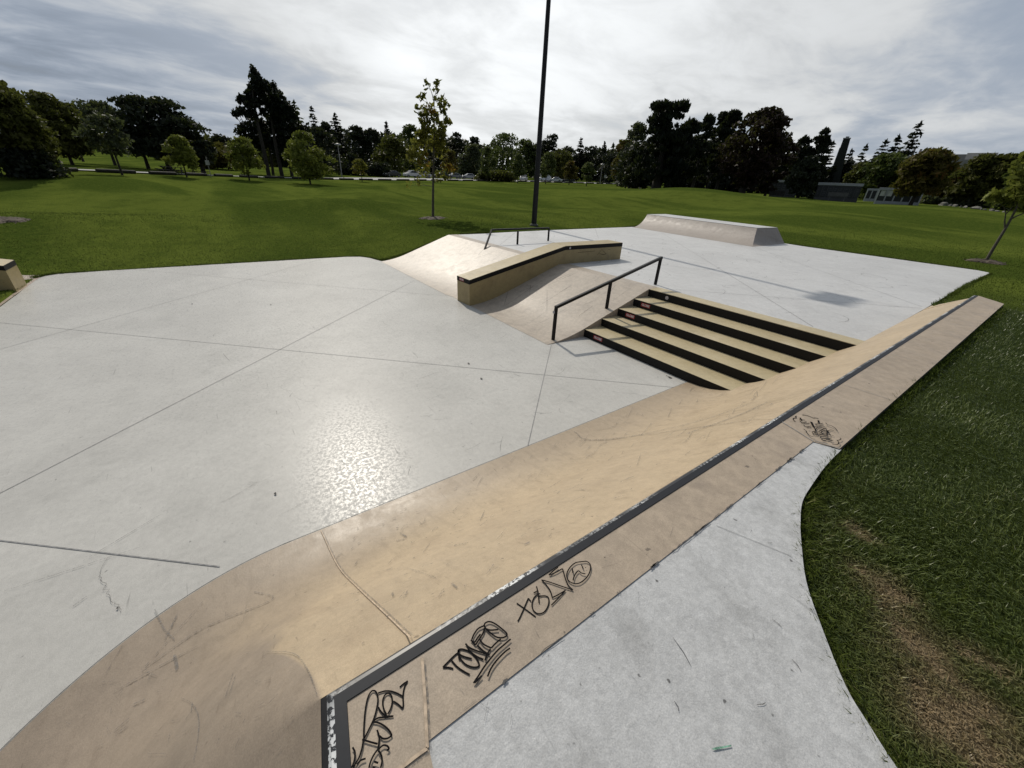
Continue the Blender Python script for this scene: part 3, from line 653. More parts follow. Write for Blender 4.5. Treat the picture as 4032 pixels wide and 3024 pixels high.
# ---- rails: square black tube
def rail(name, label, top, posts, sec=.056, mats=M_RAIL):
    e = tag(empty(name, (0, 0, 0)), label, 'grind rail', 'black square tube grind rails')
    mb = MB(); mb.tube(top, sec*.70, 4, caps=True, smooth=False, twist=math.pi/4); mb.build('top_bar', mats, e, .004, 1)
    out_ = []
    for a, b in posts:
        mb = MB(); mb.tube([a, b], sec*.66, 4, caps=True, smooth=False, twist=math.pi/4); out_.append(mb.build('post', M_BLACK, e, .003, 1))
    return e, out_
h0, h1, h2 = (-5.22, 4.84), (-5.30, 6.34), (-5.33, 7.92)
hz = lambda y: .66+(1.335-.66)*(y-4.84)/(7.92-4.84)
hr, hp = rail('handrail', 'black handrail slanting down beside the stairs', [(h0[0], h0[1]-.02, hz(4.82)), (h2[0], h2[1]+.03, hz(7.95))],
     [((*h0, -.02), (*h0, .645)), ((*h1, bank_z(6.34)-.03), (*h1, hz(6.34)-.02)), ((*h2, HP-.02), (*h2, 1.32))])
round_sticker(hp[0], (h0[0]-.012, h0[1]-.041, .565), (1, 0, 0), (0, -1, 0), .03)
fa = at(1908, 976.6, .715); ft = at(1936, 905, 1.205); fm_ = at(2037, 962, HP); fr = at(2158, 948, HP)
fl = np.array([ft[0], ft[1], 1.205]); fre = np.array([fr[0], fr[1], 1.205])
rail('flat_rail', 'low black flat rail with one slanted leg behind the ledge', [fl, fre], [(fa-np.array([0, 0, .05]), fl), ((fm_[0], fm_[1], HP-.02), (fm_[0], fm_[1], 1.19)), ((fr[0], fr[1], HP-.02), (fr[0], fr[1], 1.19))])

# ---- far quarter pipe at the back of the plaza
fq = tag(empty('quarter_pipe', (0, 0, 0)), 'low rose grey quarter pipe with white top at the far side of the plaza', 'skate ramp')
A, B, C2 = np.array([-15.03, 19.07]), np.array([-7.97, 18.06]), np.array([-8.0, 21.12]); TA, TB, TC, TD = np.array([-15.2, 20.4]), np.array([-8.52, 19.17]), np.array([-8.36, 20.75]), np.array([-15.3, 22.3])
HQ = .635; mb = MB(); n = 14; vs = []; pr = []
for i in range(n+1):
    u = i/n; th = u*R(58); s = math.sin(th)/math.sin(R(58)); zz = (1-math.cos(th))/(1-math.cos(R(58))); pr.append((s, zz))
m_ = 20
for j in range(m_+1):
    v = j/m_; P0 = A+(B-A)*v; P1 = TA+(TB-TA)*v
    for s, zz in pr: vs.append((*(P0+(P1-P0)*s), HP+.004+HQ*zz))
k = n+1; mb.add(vs, [(j*k+i, (j+1)*k+i, (j+1)*k+i+1, j*k+i+1) for j in range(m_) for i in range(n)], 0, True)
mb.build('transition', M_FARQP, fq)
mb = MB(); fr_ = vs[-k:]
mb.add(fr_ + [(*TC, HP+HQ), (*C2, HP)], [tuple(range(k)) + (k, k+1)][::1], 0)
mb.build('flank', M_FARQP, fq, fixn=False)
mb = MB(); lf = vs[:k]; mb.add(lf + [(*TD, HP+HQ), (-15.2, 22.4, .5), (-15.1, 19.1, .5)], [(k+2, k+1, k) + tuple(range(k-1, -1, -1))], 0)
mb.add([(*TD, HP+HQ), (*TC, HP+HQ), (*C2, .5), (-15.2, 22.4, .5)], [(0, 1, 2, 3)], 0); mb.build('back_wall', M_FARQP, fq)
mb = MB(); z0 = HP+HQ-.004
mb.prism([tuple(TA), tuple(TB), tuple(TC), tuple(TD)], z0, z0+.022, 1, 0)
mb.build('deck', [M_PLAZA, plain('steel_edge', (.07, .07, .072), .5)], fq)

# ---- ledge at the far left on its own bank
b2 = tag(empty('bank_ramp', (0, 0, 0)), 'brown concrete bank at the left edge below the short ledge', 'skate ramp')
mb = MB(); vs = []; yy = [(-3.83, .004), (-4.1, .02), (-4.5, .07), (-5.0, .17), (-7.4, .75), (-9.0, .75)]
for x in (-15.3, -12, -8.5): vs += [(x, y, z) for y, z in yy]
mb.add(vs, [(i*6+j, i*6+j+1, (i+1)*6+j+1, (i+1)*6+j) for i in range(2) for j in range(5)], 0, True); mb.build('slope', concrete('brown_concrete', (.38, .30, .235), (.22, .17, .14)), b2)
l2 = tag(empty('grind_ledge', (0, 0, 0)), 'short ochre ledge with black edge cut off at the left of the picture', 'skate ledge')
def slab(mb, z0, z1, ins=0.0):
    x0, x1 = -14.12+ins, -13.38-ins; ys_ = (-3.86-ins, -7.4)
    zz = lambda y, d: d+max(0.0, (-4.2-y))*.24
    vs = [(x, y, zz(y, z)) for z in (z0, z1) for y in ys_ for x in (x0, x1)]
    mb.add(vs, [(0, 1, 3, 2), (4, 6, 7, 5), (0, 4, 5, 1), (2, 3, 7, 6), (0, 2, 6, 4), (1, 5, 7, 3)])
mb = MB(); slab(mb, -.1, .47, .004); mb.build('body', M_LEDGE, l2, fixn=True)
mb = MB(); slab(mb, .47, .572); mb.build('edge_band', M_BLACK, l2, fixn=True)
mb = MB(); slab(mb, .5725, .577, .006); mb.build('top', M_LEDGE, l2, fixn=True)

# ---- tall light pole
PB = at(2102, 888, .80); pole_h = 11.6
lp = tag(empty('light_pole', tuple(PB)), 'tall black tapering light pole standing on the lawn behind the flat rail', 'light pole')
mb = MB(); mb.tube([(0, 0, -.2), (0, 0, pole_h)], [.135, .075], 12); mb.build('pole', M_POLE, lp)
mb = MB(); mb.tube([(0, 0, -.1), (0, 0, .05)], .21, 20, smooth=False); mb.tube([(0, 0, .05), (0, 0, .09)], [.18, .15], 12); mb.build('footing', plain('footing_concrete', (.10, .10, .085), .9), lp)
mb = MB(); mb.tube([(0, -.5, pole_h), (0, .5, pole_h)], .045, 8); mb.build('cross_arm', M_POLE, lp)
for y in (-.31, .31):
    mb = MB(); mb.box((-.30, y-.30, pole_h+.03), (.34, y+.30, pole_h+.22)); fl_ = mb.build('floodlight', M_POLE, lp, .02)
    mb = MB(); mb.box((-.26, y-.26, pole_h+.022), (.30, y+.26, pole_h+.032)); mb.build('lens', plain('lamp_lens', (.4, .4, .4), .2), fl_)
mb = MB(); mb.box((-.125, -.06, .62), (-.105, .06, .80)); mb.build('hand_hole_cover', M_POLE, lp, .004)

# ================================================================== LAWN
def inside(P, poly):
    x, y = P[:, 0], P[:, 1]; r = np.zeros(len(P), bool); n = len(poly); j = n-1
    for i in range(n):
        xi, yi = poly[i]; xj, yj = poly[j]
        c = ((yi > y) != (yj > y)) & (x < (xj-xi)*(y-yi)/((yj-yi) if abs(yj-yi) > 1e-9 else 1e-9)+xi)
        r ^= c; j = i
    return r
PARK = [FLOOR, PLAZA, PAD, deck, [(-14.45, 4.4), (-5, 4.4), (-5, 7.9), (-14.6, 7.9)], [(-5.2, 4.4), (-1.2, 4.4), (-1.2, 7.9), (-5.2, 7.9)],
        [(-2.9, -.2), (-.5, -.2), (-.5, 10.7), (-1.0, 11.2), (-1.42, 12.0), (-2.9, 12.0)], [tuple(A), tuple(B), tuple(C2), tuple(TD)], [(-3, -2.4), (-.8, -2.4), (5, -3.5), (5, .2), (-.8, .2), (-3, 0)]]
def in_park(P, shrink=0.0):
    r = np.zeros(len(P), bool)
    for pl in PARK:
        r |= inside(P, [tuple(map(float, p[:2])) for p in pl])
    return r
ctrl = [(-15.5, -3.2, -.03), (-15.6, 0, -.02), (-15.6, 3, -.02), (-15.35, 4.35, -.01), (-14.75, 4.75, .0), (-14.6, 5.6, .15), (-14.7, 6.5, .43), (-14.65, 7.4, .70), (-15.1, 10, .72), (-15.3, 13, .72), (-15.5, 18.5, .72), (-15.7, 21, .8),
        (-12, 22.8, .85), (-7.6, 21.5, .74), (-5, 21.2, .735), (-2, 20.9, .735), (-1.2, 20.5, .735), (-1.2, 16.5, .735), (-1.15, 14, .735), (-1.15, 12.3, .73), (-.33, 10.9, 1.10), (-.33, 8, 1.14), (-.33, 5, 1.155), (-.3, 3, 1.16), (0, 1.7, 1.16), (.4, 1.25, 1.16), (1.5, .8, 1.15),
        (2, 4, 1.08), (2.5, 8, .98), (2.5, 12, .82), (5, 4, 1.0), (7, 9, .85), (6, 18, .75), (-17, -8, .3), (-22, -10, .5), (-40, -20, .8), (10, -10, .8), (-10, -30, .6), (30, -30, .5), (40, 20, .6), (20, 40, 1.6)]
PINS = []                                   # (px, py, dist): ground seen in the photo
def pin(px, py, d): PINS.append((px, py, d)); return atd(px, py, d)
for p in ((1705, 860, 24.0), (40, 885, 25), (300, 676, 58), (600, 687, 62), (1000, 700, 76), (1500, 711, 95), (2000, 715, 122), (2350, 724, 150), (130, 700, 50),
          (2580, 748, 68), (2740, 756, 62), (2590, 835, 40), (2912, 780, 64), (2812, 775, 66), (3148, 778, 63), (3320, 800, 64), (3443, 797, 66), (3585, 812, 56), (3690, 805, 72), (3960, 838, 60),
          (272, 648, 72), (1347, 698, 100), (700, 790, 42), (1200, 790, 44), (2250, 800, 45)): pin(*p)
C3 = np.array(ctrl + [tuple(at(2102, 888, .80)), tuple(at(3880, 1032, .75))] + [tuple(atd(*p)) for p in PINS] +
              [(300*math.sin(a), 300*math.cos(a), 7.0) for a in np.radians([-120, -95, -70, -45, -20, 10, 40])] + [(250*math.sin(a), 250*math.cos(a), 1.0) for a in np.radians([90, 140, 190, 230])])
def tps_fit(P, lam):
    S = 30.0; X = P[:, :2]/S; n = len(P); d = np.linalg.norm(X[:, None]-X[None], axis=2)
    K = np.where(d > 0, d*d*np.log(np.maximum(d, 1e-9)), 0)+lam*np.eye(n); Q = np.c_[np.ones(n), X]
    Amat = np.block([[K, Q], [Q.T, np.zeros((3, 3))]]); s = np.linalg.solve(Amat, np.r_[P[:, 2], 0, 0, 0]); return X, s, S
TX, TS, TSC = tps_fit(C3, 4e-4)
MOUNDS = [(-31, 7, 3.0, 5.5, .8), (-25, -4, 3.5, 6, .28), (-37, 1, 4, 7, .7), (-22, 23, 4, 5, .45), (-33, 24, 4.5, 7, .5), (-12, 35, 6, 5, .5), (-42, 14, 5, 4, .8), (-46, -5, 6, 4, .7), (-30, 31, 4, 8, .6), (-52, 20, 6, 7, .8), (-8, 46, 7, 5, .5), (-24, 44, 6, 5, .6)]
MOUNDS.append((*atd(2650, 790, 54)[:2], 5.5, 4.0, .5))
def terr(P):
    P = np.atleast_2d(np.asarray(P, float)); o = np.zeros(len(P))
    for a in range(0, len(P), 20000):
        X = P[a:a+20000, :2]/TSC; d = np.linalg.norm(X[:, None]-TX[None], axis=2)
        U = np.where(d > 0, d*d*np.log(np.maximum(d, 1e-9)), 0); o[a:a+20000] = U @ TS[:len(TX)] + TS[len(TX)] + X @ TS[len(TX)+1:]
    for mx, my, sx, sy, h in MOUNDS: o += h*np.exp(-((P[:, 0]-mx)/sx)**2-((P[:, 1]-my)/sy)**2)
    return o
def tz(x, y): return float(terr([(x, y)])[0])
# straw coloured dry patch in the near lawn
DRY = [(at(3480, 2420, 1.12), at(3640, 2620, 1.12), .10), (at(3640, 2640, 1.12), at(3760, 2900, 1.12), .15), (at(3720, 2800, 1.12), at(3900, 3020, 1.12), .16), (at(3350, 2260, 1.12), at(3420, 2340, 1.12), .055), (at(3450, 2300, 1.12), at(3530, 2380, 1.12), .06), (at(3340, 2105, 1.12), at(3400, 2150, 1.12), .05), (at(3800, 2620, 1.12), at(3880, 2680, 1.12), .07)]
def vnoise(x, y, s, seed=0):
    x = x*s; y = y*s; xi = np.floor(x).astype(int); yi = np.floor(y).astype(int); fx = x-xi; fy = y-yi
    h = lambda a, b: np.modf(np.abs(np.sin(a*127.1+b*311.7+seed*74.7)*43758.5453))[0]
    fx = fx*fx*(3-2*fx); fy = fy*fy*(3-2*fy)
    return (h(xi, yi)*(1-fx)+h(xi+1, yi)*fx)*(1-fy)+(h(xi, yi+1)*(1-fx)+h(xi+1, yi+1)*fx)*fy
def dry(P):
    x, y = P[:, 0], P[:, 1]; r = np.zeros(len(P))
    for a, b, wd in DRY:
        ab = (b-a)[:2]; t = np.clip(((P[:, :2]-a[:2])@ab)/(ab@ab), 0, 1); d = np.linalg.norm(P[:, :2]-a[:2]-t[:, None]*ab, axis=1)
        r = np.maximum(r, np.exp(-(d/wd)**2))
    n = vnoise(x, y, 9, 1)*.5+vnoise(x, y, 22, 2)*.5
    g = vnoise(x, y, 3.2, 4)*.6+vnoise(x, y, 7.5, 7)*.4
    return np.clip(r*2.2*(n*.9+g*1.1-.65), 0, 1)

def near_dark(P):  # mask that darkens the near right ground and thins mown blades there
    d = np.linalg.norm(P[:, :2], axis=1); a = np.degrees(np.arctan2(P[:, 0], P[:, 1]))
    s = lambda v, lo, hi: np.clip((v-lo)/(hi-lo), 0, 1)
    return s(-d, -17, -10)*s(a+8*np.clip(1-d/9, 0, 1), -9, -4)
def axis(lo, hi, f0, f1, st, grow):
    a = list(np.arange(f0, f1+1e-6, st)); d = st; x = f1
    while x < hi: d = min(d*grow, 14); x += d; a.append(x)
    d = st; x = f0
    while x > lo: d = min(d*grow, 14); x -= d; a.insert(0, x)
    return np.array(a)
gxs = np.unique(np.concatenate([axis(-420, 330, -16.5, 3.0, .22, 1.06), np.arange(-1, 3, .1)])); gys = np.unique(np.concatenate([axis(-160, 430, -5, 23, .22, 1.06), np.arange(.4, 5, .1)]))
GX, GY = np.meshgrid(gxs, gys, indexing='ij'); P = np.c_[GX.ravel(), GY.ravel()]
Z = terr(P)
core = in_park(P)
for dx, dy in ((.12, 0), (-.12, 0), (0, .12), (0, -.12)): core &= in_park(P+np.array([dx, dy]))
Z[core] -= 1.2
V = np.c_[P, Z]; nx_, ny_ = len(gxs), len(gys)
I, Jx = np.meshgrid(np.arange(nx_-1), np.arange(ny_-1), indexing='ij'); q = (I*ny_+Jx).ravel()
loops = np.c_[q, q+ny_, q+ny_+1, q+1].ravel()

m, t, b, v = mat('lawn'); M_LAWN = m
at_ = t.new('ShaderNodeAttribute'); at_.attribute_name = 'dry'
geo = t.new('ShaderNodeNewGeometry'); gp_ = geo.outputs['Position']
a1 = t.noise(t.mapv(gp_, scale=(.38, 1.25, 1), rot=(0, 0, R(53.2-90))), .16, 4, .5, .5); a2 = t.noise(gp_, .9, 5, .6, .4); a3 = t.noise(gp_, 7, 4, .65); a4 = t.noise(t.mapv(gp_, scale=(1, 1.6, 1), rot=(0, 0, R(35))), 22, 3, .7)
c = t.mix(t.rng(a1, .40, .60), (.049, .074, .013), (.104, .134, .024))  # grass tone, with slope light and shade painted in as broad bands
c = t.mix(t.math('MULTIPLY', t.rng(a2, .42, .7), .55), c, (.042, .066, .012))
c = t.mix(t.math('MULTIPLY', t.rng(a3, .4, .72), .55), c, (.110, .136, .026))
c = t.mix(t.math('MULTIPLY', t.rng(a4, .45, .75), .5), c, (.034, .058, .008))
ah_ = t.new('ShaderNodeAttribute'); ah_.attribute_name = 'near_dark'; c = t.mix(t.math('MULTIPLY', ah_.outputs['Fac'], .85), c, (.026, .036, .013))
c = t.mix(at_.outputs['Fac'], c, (.15, .115, .068))
t.l.new(c, b.inputs['Base Color']); b.inputs['Roughness'].default_value = .95; b.inputs['Specular IOR Level'].default_value = 0.0
bp = t.new('ShaderNodeBump'); bp.inputs['Strength'].default_value = .55; bp.inputs['Distance'].default_value = .05
t.l.new(t.math('ADD', a4, t.math('MULTIPLY', a3, .8)), bp.inputs['Height']); t.l.new(bp.outputs[0], b.inputs['Normal'])
lawn = raw_mesh('lawn', V, np.full(len(loops)//4, 4), loops, M_LAWN, attr={'dry': dry(V), 'near_dark': near_dark(V)}, smooth=True)
tag(lawn, 'rolling mown green park lawn around the skatepark', 'lawn', kind='structure')

# ---- grass blades (stuff)
m, t, b, v = mat('grass_blades'); M_GRASS = m
av = t.new('ShaderNodeAttribute'); av.attribute_name = 'var'; ad = t.new('ShaderNodeAttribute'); ad.attribute_name = 'dry'
c = t.mix(t.rng(av.outputs['Fac'], 0, 1, smooth=False), (.047, .072, .013), (.120, .152, .030))
c = t.mix(t.rng(av.outputs['Fac'], .93, 1.0), c, (.20, .20, .08))
c = t.mix(ad.outputs['Fac'], c, (.30, .225, .125))
t.l.new(c, b.inputs['Base Color']); b.inputs['Roughness'].default_value = .7; b.inputs['Specular IOR Level'].default_value = .04
tl = t.new('ShaderNodeBsdfTranslucent'); t.l.new(c, tl.inputs[0]); mx = t.new('ShaderNodeMixShader'); mx.inputs[0].default_value = .38
t.l.new(b.outputs[0], mx.inputs[1]); t.l.new(tl.outputs[0], mx.inputs[2]); t.l.new(mx.outputs[0], [n for n in t.n if n.type == 'OUTPUT_MATERIAL'][0].inputs[0])
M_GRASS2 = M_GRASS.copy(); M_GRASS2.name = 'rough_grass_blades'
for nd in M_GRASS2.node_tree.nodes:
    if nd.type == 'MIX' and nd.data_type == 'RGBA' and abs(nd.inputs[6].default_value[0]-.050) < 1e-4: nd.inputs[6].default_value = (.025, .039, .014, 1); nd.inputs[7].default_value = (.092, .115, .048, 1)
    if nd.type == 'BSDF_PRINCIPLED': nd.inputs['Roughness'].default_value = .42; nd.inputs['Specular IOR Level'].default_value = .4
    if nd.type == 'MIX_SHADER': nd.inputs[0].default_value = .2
def blades(xy, L, W, lean, name, label, wind=.5, mt=None):
    n = len(xy); z = terr(xy)-.004; dr = dry(xy); rnd = RNG.random(n)
    clump = vnoise(xy[:, 0], xy[:, 1], 3.5, 5)*.6+vnoise(xy[:, 0], xy[:, 1], 11, 6)*.4
    base_a = R(200)+2.4*(vnoise(xy[:, 0], xy[:, 1], 1.3, 9)-.5)*2
    an = base_a+RNG.normal(size=n)*1.1; le = lean*(.45+.8*RNG.random(n))*(1+.5*dr)
    L = L*(.55+.75*RNG.random(n))*(.75+.5*clump)*(1-.45*dr); W = W*(.7+.6*RNG.random(n))
    d = np.c_[np.cos(an), np.sin(an)]; s = np.c_[-d[:, 1], d[:, 0]]
    tw = RNG.random(n)*math.pi; s = s*np.cos(tw)[:, None]*.6+s*.4+d*np.sin(tw)[:, None]*.6
    b0 = np.c_[xy, z]; h1 = L*np.cos(le*.6)*.55; r1 = L*np.sin(le*.6)*.55; h2 = h1+L*np.cos(np.minimum(le*1.5, 1.75))*.45; r2 = r1+L*np.sin(np.minimum(le*1.5, 1.75))*.45
    m1 = b0+np.c_[d*r1[:, None], h1]; tp = b0+np.c_[d*r2[:, None], h2]; sw = np.c_[s*W[:, None]*.5, np.zeros(n)]
    V = np.stack([b0-sw, b0+sw, m1+sw*.85, m1-sw*.85, tp], 1).reshape(-1, 3); k = np.arange(n)*5
    lp_ = np.c_[k, k+1, k+2, k+3, k+3, k+2, k+4].ravel(); fn = np.tile([4, 3], n)
    rx = xy[:, 0]*.8-xy[:, 1]*.6; ry = xy[:, 0]*.6+xy[:, 1]*.8; patch = vnoise(ry, rx, .20, 3)*.35+vnoise(ry*.35, rx*1.1, .22, 8)*.65  # patch: same painted bands of slope light and shade for the blades
    va = np.clip(.15+.5*rnd+.5*(clump-.4)+.9*(patch-.5), 0, 1)
    o = raw_mesh(name, V, fn, lp_, mt or M_GRASS, attr={'var': np.repeat(va, 5), 'dry': np.repeat(dr, 5)})
    return tag(o, label, 'grass', kind='stuff')
def scatter(n, d0, d1, a0, a1, pw=1.0):
    u = RNG.random(n); d = d0*(d1/d0)**(u**pw); a = R(a0)+R(a1-a0)*RNG.random(n); xy = np.c_[d*np.sin(a), d*np.cos(a)]
    return xy[~in_park(xy)]
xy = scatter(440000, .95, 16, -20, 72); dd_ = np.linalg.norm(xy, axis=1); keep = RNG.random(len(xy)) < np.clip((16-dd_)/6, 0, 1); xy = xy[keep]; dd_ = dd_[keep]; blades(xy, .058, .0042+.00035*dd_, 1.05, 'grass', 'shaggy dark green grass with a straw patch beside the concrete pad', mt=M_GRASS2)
xy = scatter(640000, 6.2, 42, -114, 44, .85); xy = xy[RNG.random(len(xy)) > near_dark(xy)]; dd_ = np.linalg.norm(xy, axis=1); blades(xy, .050*np.clip((42-dd_)/16, .12, 1), .0055+.00036*dd_, 1.05, 'grass', 'mown grass of the wide lawn beyond the skatepark')

def edge_pts(line, n, out):
    line = np.array([p[:2] for p in line], float); sl_ = np.linalg.norm(np.diff(line, axis=0), axis=1); cl = np.r_[0, np.cumsum(sl_)]; s = RNG.random(n)*cl[-1]
    xy = np.c_[np.interp(s, cl, line[:, 0]), np.interp(s, cl, line[:, 1])]; return xy+RNG.normal(size=(n, 2))*out
ex = np.concatenate([edge_pts(curve, 5200, .03), edge_pts([(OX, oy), (OX, 10.6)], 9000, .035), edge_pts([(-1.44, 12.1), (-1.46, 20.2), (-2.0, 20.7), (-8, 21.15)], 9000, .04), edge_pts(FLOOR[2:12], 12000, .05), edge_pts(PLAZA[:4], 6000, .05)])
ex = ex[~in_park(ex)]; blades(ex, .085, .0055+.0005*np.linalg.norm(ex, axis=1), .9, 'grass', 'longer untrimmed grass hanging over the concrete edges')

# ================================================================== TREES
def quads(c, size, var, el=1.6, dirv=None, flat=0.0):
    n = len(c); a = RNG.normal(size=(n, 3))
    if dirv is not None: a = dirv+a*.35
    a /= np.linalg.norm(a, axis=1)[:, None]; b = RNG.normal(size=(n, 3)); b[:, 2] *= (1-flat)
    b -= a*np.sum(a*b, 1)[:, None]; b /= np.linalg.norm(b, axis=1)[:, None]
    s = (size*(.6+.8*RNG.random(n)))[:, None]; a = a*s*el*.5; b = b*s*.5
    V = np.stack([c-a, c+b*.9-a*.1, c+a, c-b*.9-a*.1], 1).reshape(-1, 3); return V, np.repeat(var, 4)
SHAPE = {'round': lambda t: np.sqrt(np.clip(1-(2*t-1)**2, 0, 1))**.8, 'dome': lambda t: np.sqrt(np.clip(1-t**2, 0, 1))*np.clip(.65+t*1.2, 0, 1),
         'egg': lambda t: np.clip(np.sin(np.pi*np.clip(t, 0, 1)**.72), 0, 1)**.75, 'cone': lambda t: np.clip(1-t, 0, 1)**.85*np.clip(.55+t*4, 0, 1)+.03, 'column': lambda t: np.clip(np.minimum(1, 3.2*(1-t))*np.minimum(1, .7+t*2), 0, 1)**.7,
         'flat': lambda t: np.interp(t, [0, .12, .35, .6, .8, .9, 1], [.55, .9, 1, .85, .62, .74, .66]),
         'oval': lambda t: np.sqrt(np.clip(1-(2*t-1)**2, 0, 1))**.6}
def crown_clumps(H, zb, Rw, shape, K, rc, squash, lean, gap=0.0):
    t = RNG.random(K)**.9; r = SHAPE[shape](t)*Rw; a = RNG.random(K)*6.283; q = np.sqrt(RNG.random(K))*.55+.45*RNG.random(K)**.3
    q = np.clip(q, 0, 1)*(.80+.25*RNG.random(K)); lobes = 1+.16*np.sin(a*3+RNG.random()*6)+.12*np.sin(a*5+t*7+RNG.random()*6)
    c = np.c_[r*q*lobes*np.cos(a), r*q*lobes*np.sin(a), zb+t*(H-zb)]
    c[:, 0] += lean[0]*t*H; c[:, 1] += lean[1]*t*H
    return c, rc*(.65+.7*RNG.random(K)), t
def tree(name, label, leaf, x, y, z, H, W, shape='round', zb=.18, K=60, N=3600, ls=.28, rc=.17, squash=.8, lean=(0, 0), trunk=None, bark=None, group=None, limbs=6, kindlab='tree', el=1.5, updir=0.0, core=.12):
    e = tag(empty(name, (x, y, z)), label, kindlab, group)
    Rw = W/2; zbm = zb*H; K = int(K)
    c, rcs, tt = crown_clumps(H-ls*.6-rc*W*.35*squash, zbm, Rw*(1-rc*.8), shape, K, rc*W, squash, lean)
    far_ = RNG.random(K) < .2; ax_ = np.c_[lean[0]*c[:, 2], lean[1]*c[:, 2]]; c[far_, :2] = ax_[far_]+(c[far_, :2]-ax_[far_])*1.22; c[far_, 2] = np.minimum(c[far_, 2]*1.03, H-rcs[far_]*.4); rcs[far_] *= .6
    wgt = rcs**2; idx = RNG.choice(K, N, p=wgt/wgt.sum()); dirs = RNG.normal(size=(N, 3)); dirs /= np.linalg.norm(dirs, axis=1)[:, None]
    dirs[:, 2] = np.where(dirs[:, 2] < -.3, -dirs[:, 2]*.6, dirs[:, 2])
    P = c[idx]+dirs*(rcs[idx]*(.55+.5*RNG.random(N)))[:, None]*np.array([1, 1, squash])
    P[:, 2] = np.clip(P[:, 2], max(.12, zbm*.75), H)
    dv = np.tile(np.array([0, 0, updir]), (N, 1))+dirs*.6 if updir else None
    W_ = W
    cv = RNG.random(K)*.45; var = np.clip(cv[idx]+.18+.38*RNG.random(N), 0, 1)
    V1, v1 = quads(P, np.full(N, ls), var, el, dv)
    n = len(V1)//4; raw_mesh('crown', V1, np.full(n, 4), np.arange(n*4), LEAF[leaf], e, {'var': v1})
    tr = trunk or max(.05, H*.022); mb = MB(); top = H*(.78 if shape in ('cone', 'egg', 'column') else .55)
    lx, ly = lean
    pts = [(lx*h*.9, ly*h*.9, h) for h in (-.25, .02*H, .12*H, .3*H, top)]
    mb.tube(pts, [tr*1.5, tr*1.15, tr, tr*.8, tr*.28], 8)
    for k in RNG.choice(K, min(limbs, K), replace=False):
        h = min(c[k][2]*.72, top*.9); h = max(h, zbm*.8); p0 = np.array([lx*h*.9, ly*h*.9, h]); p1 = c[k]; pm = (p0+p1)/2+np.array([0, 0, .06*H])
        mb.tube([p0, pm, p1], [tr*.42, tr*.28, tr*.1], 5)
    mb.build('trunk', bark or M_BARK, e)
    return e
def spruce(name, label, leaf, x, y, z, H, W, zb=.05, ls=.34, lean=(0, 0), dens=1.0, pw=.9, group=None, droop=.25, gapp=.12):
    e = tag(empty(name, (x, y, z)), label, 'conifer', group); C_ = []; D_ = []; Vv = []; mb = MB()
    n = int(max(10, H/.55)); lx, ly = lean
    mb.tube([(lx*h, ly*h, h) for h in (-.2, .3*H, .7*H, H*.985)], [H*.016, H*.012, H*.006, .015], 7)
    for i in range(n):
        t = (i+RNG.random()*.6)/n; h = (zb+(1-zb)*t)*H; Lr = W/2*(1-t)**pw*(.75+.35*RNG.random())+.10
        nb = int(5+3*RNG.random()+(1-t)*3)
        for k in range(nb):
            if RNG.random() < gapp: continue
            a = 6.283*(k+RNG.random()*.7)/nb+i*1.3; l = Lr*(.62+.5*RNG.random()); m_ = max(2, int(l/ls*2.3*dens)); cv = RNG.random()*.4
            for u in np.linspace(.12, 1, m_):
                zz = h+l*u*(.18-droop*u)+RNG.normal()*.05; wob = ls*.45*(1-.5*u)
                C_.append((lx*h+l*u*math.cos(a)+RNG.normal()*wob, ly*h+l*u*math.sin(a)+RNG.normal()*wob, zz)); D_.append((math.cos(a), math.sin(a), -.15)); Vv.append(cv+.5*RNG.random())
            if l > .8: mb.tube([(lx*h, ly*h, h), (lx*h+l*.8*math.cos(a), ly*h+l*.8*math.sin(a), h+l*.8*(.18-droop*.8))], [.03+.01*(1-t), .012], 4, caps=False)
    for i in range(6): C_.append((lx*H, ly*H, H*(.965+.006*i))); D_.append((0, 0, 1)); Vv.append(.3)
    V1, v1 = quads(np.array(C_), np.full(len(C_), ls), np.clip(np.array(Vv), 0, 1), 1.9, np.array(D_), .3)
    k = len(V1)//4; raw_mesh('crown', V1, np.full(k, 4), np.arange(k*4), LEAF[leaf], e, {'var': v1}); mb.build('trunk', M_BARK, e)
    return e
def place(px, py, d, top_py, wpx, hidden=False):
    """ground point, height and width of something seen at a photo pixel, d metres off"""
    p = atd(px, py, d); z = tz(p[0], p[1]) if hidden else p[2]
    if not hidden: z = .5*z+.5*tz(p[0], p[1])
    H = height_at(p[0], p[1], top_py)-z
    dep = (np.array([p[0], p[1], z+H*.5])-CP) @ fw; lat = abs(((np.array([p[0], p[1], z+H*.5])-CP) @ rt)/dep)
    W = wpx*dep/F/math.sqrt(1+lat*lat*.55); return p[0], p[1], z, H, W*1.12
def T(name, label, leaf, px, py, d, top, wpx, hidden=False, fn=tree, **kw):
    x, y, z, H, W = place(px, py, d, top, wpx, hidden); return fn(name, label, leaf, x, y, z, H, W, **kw)
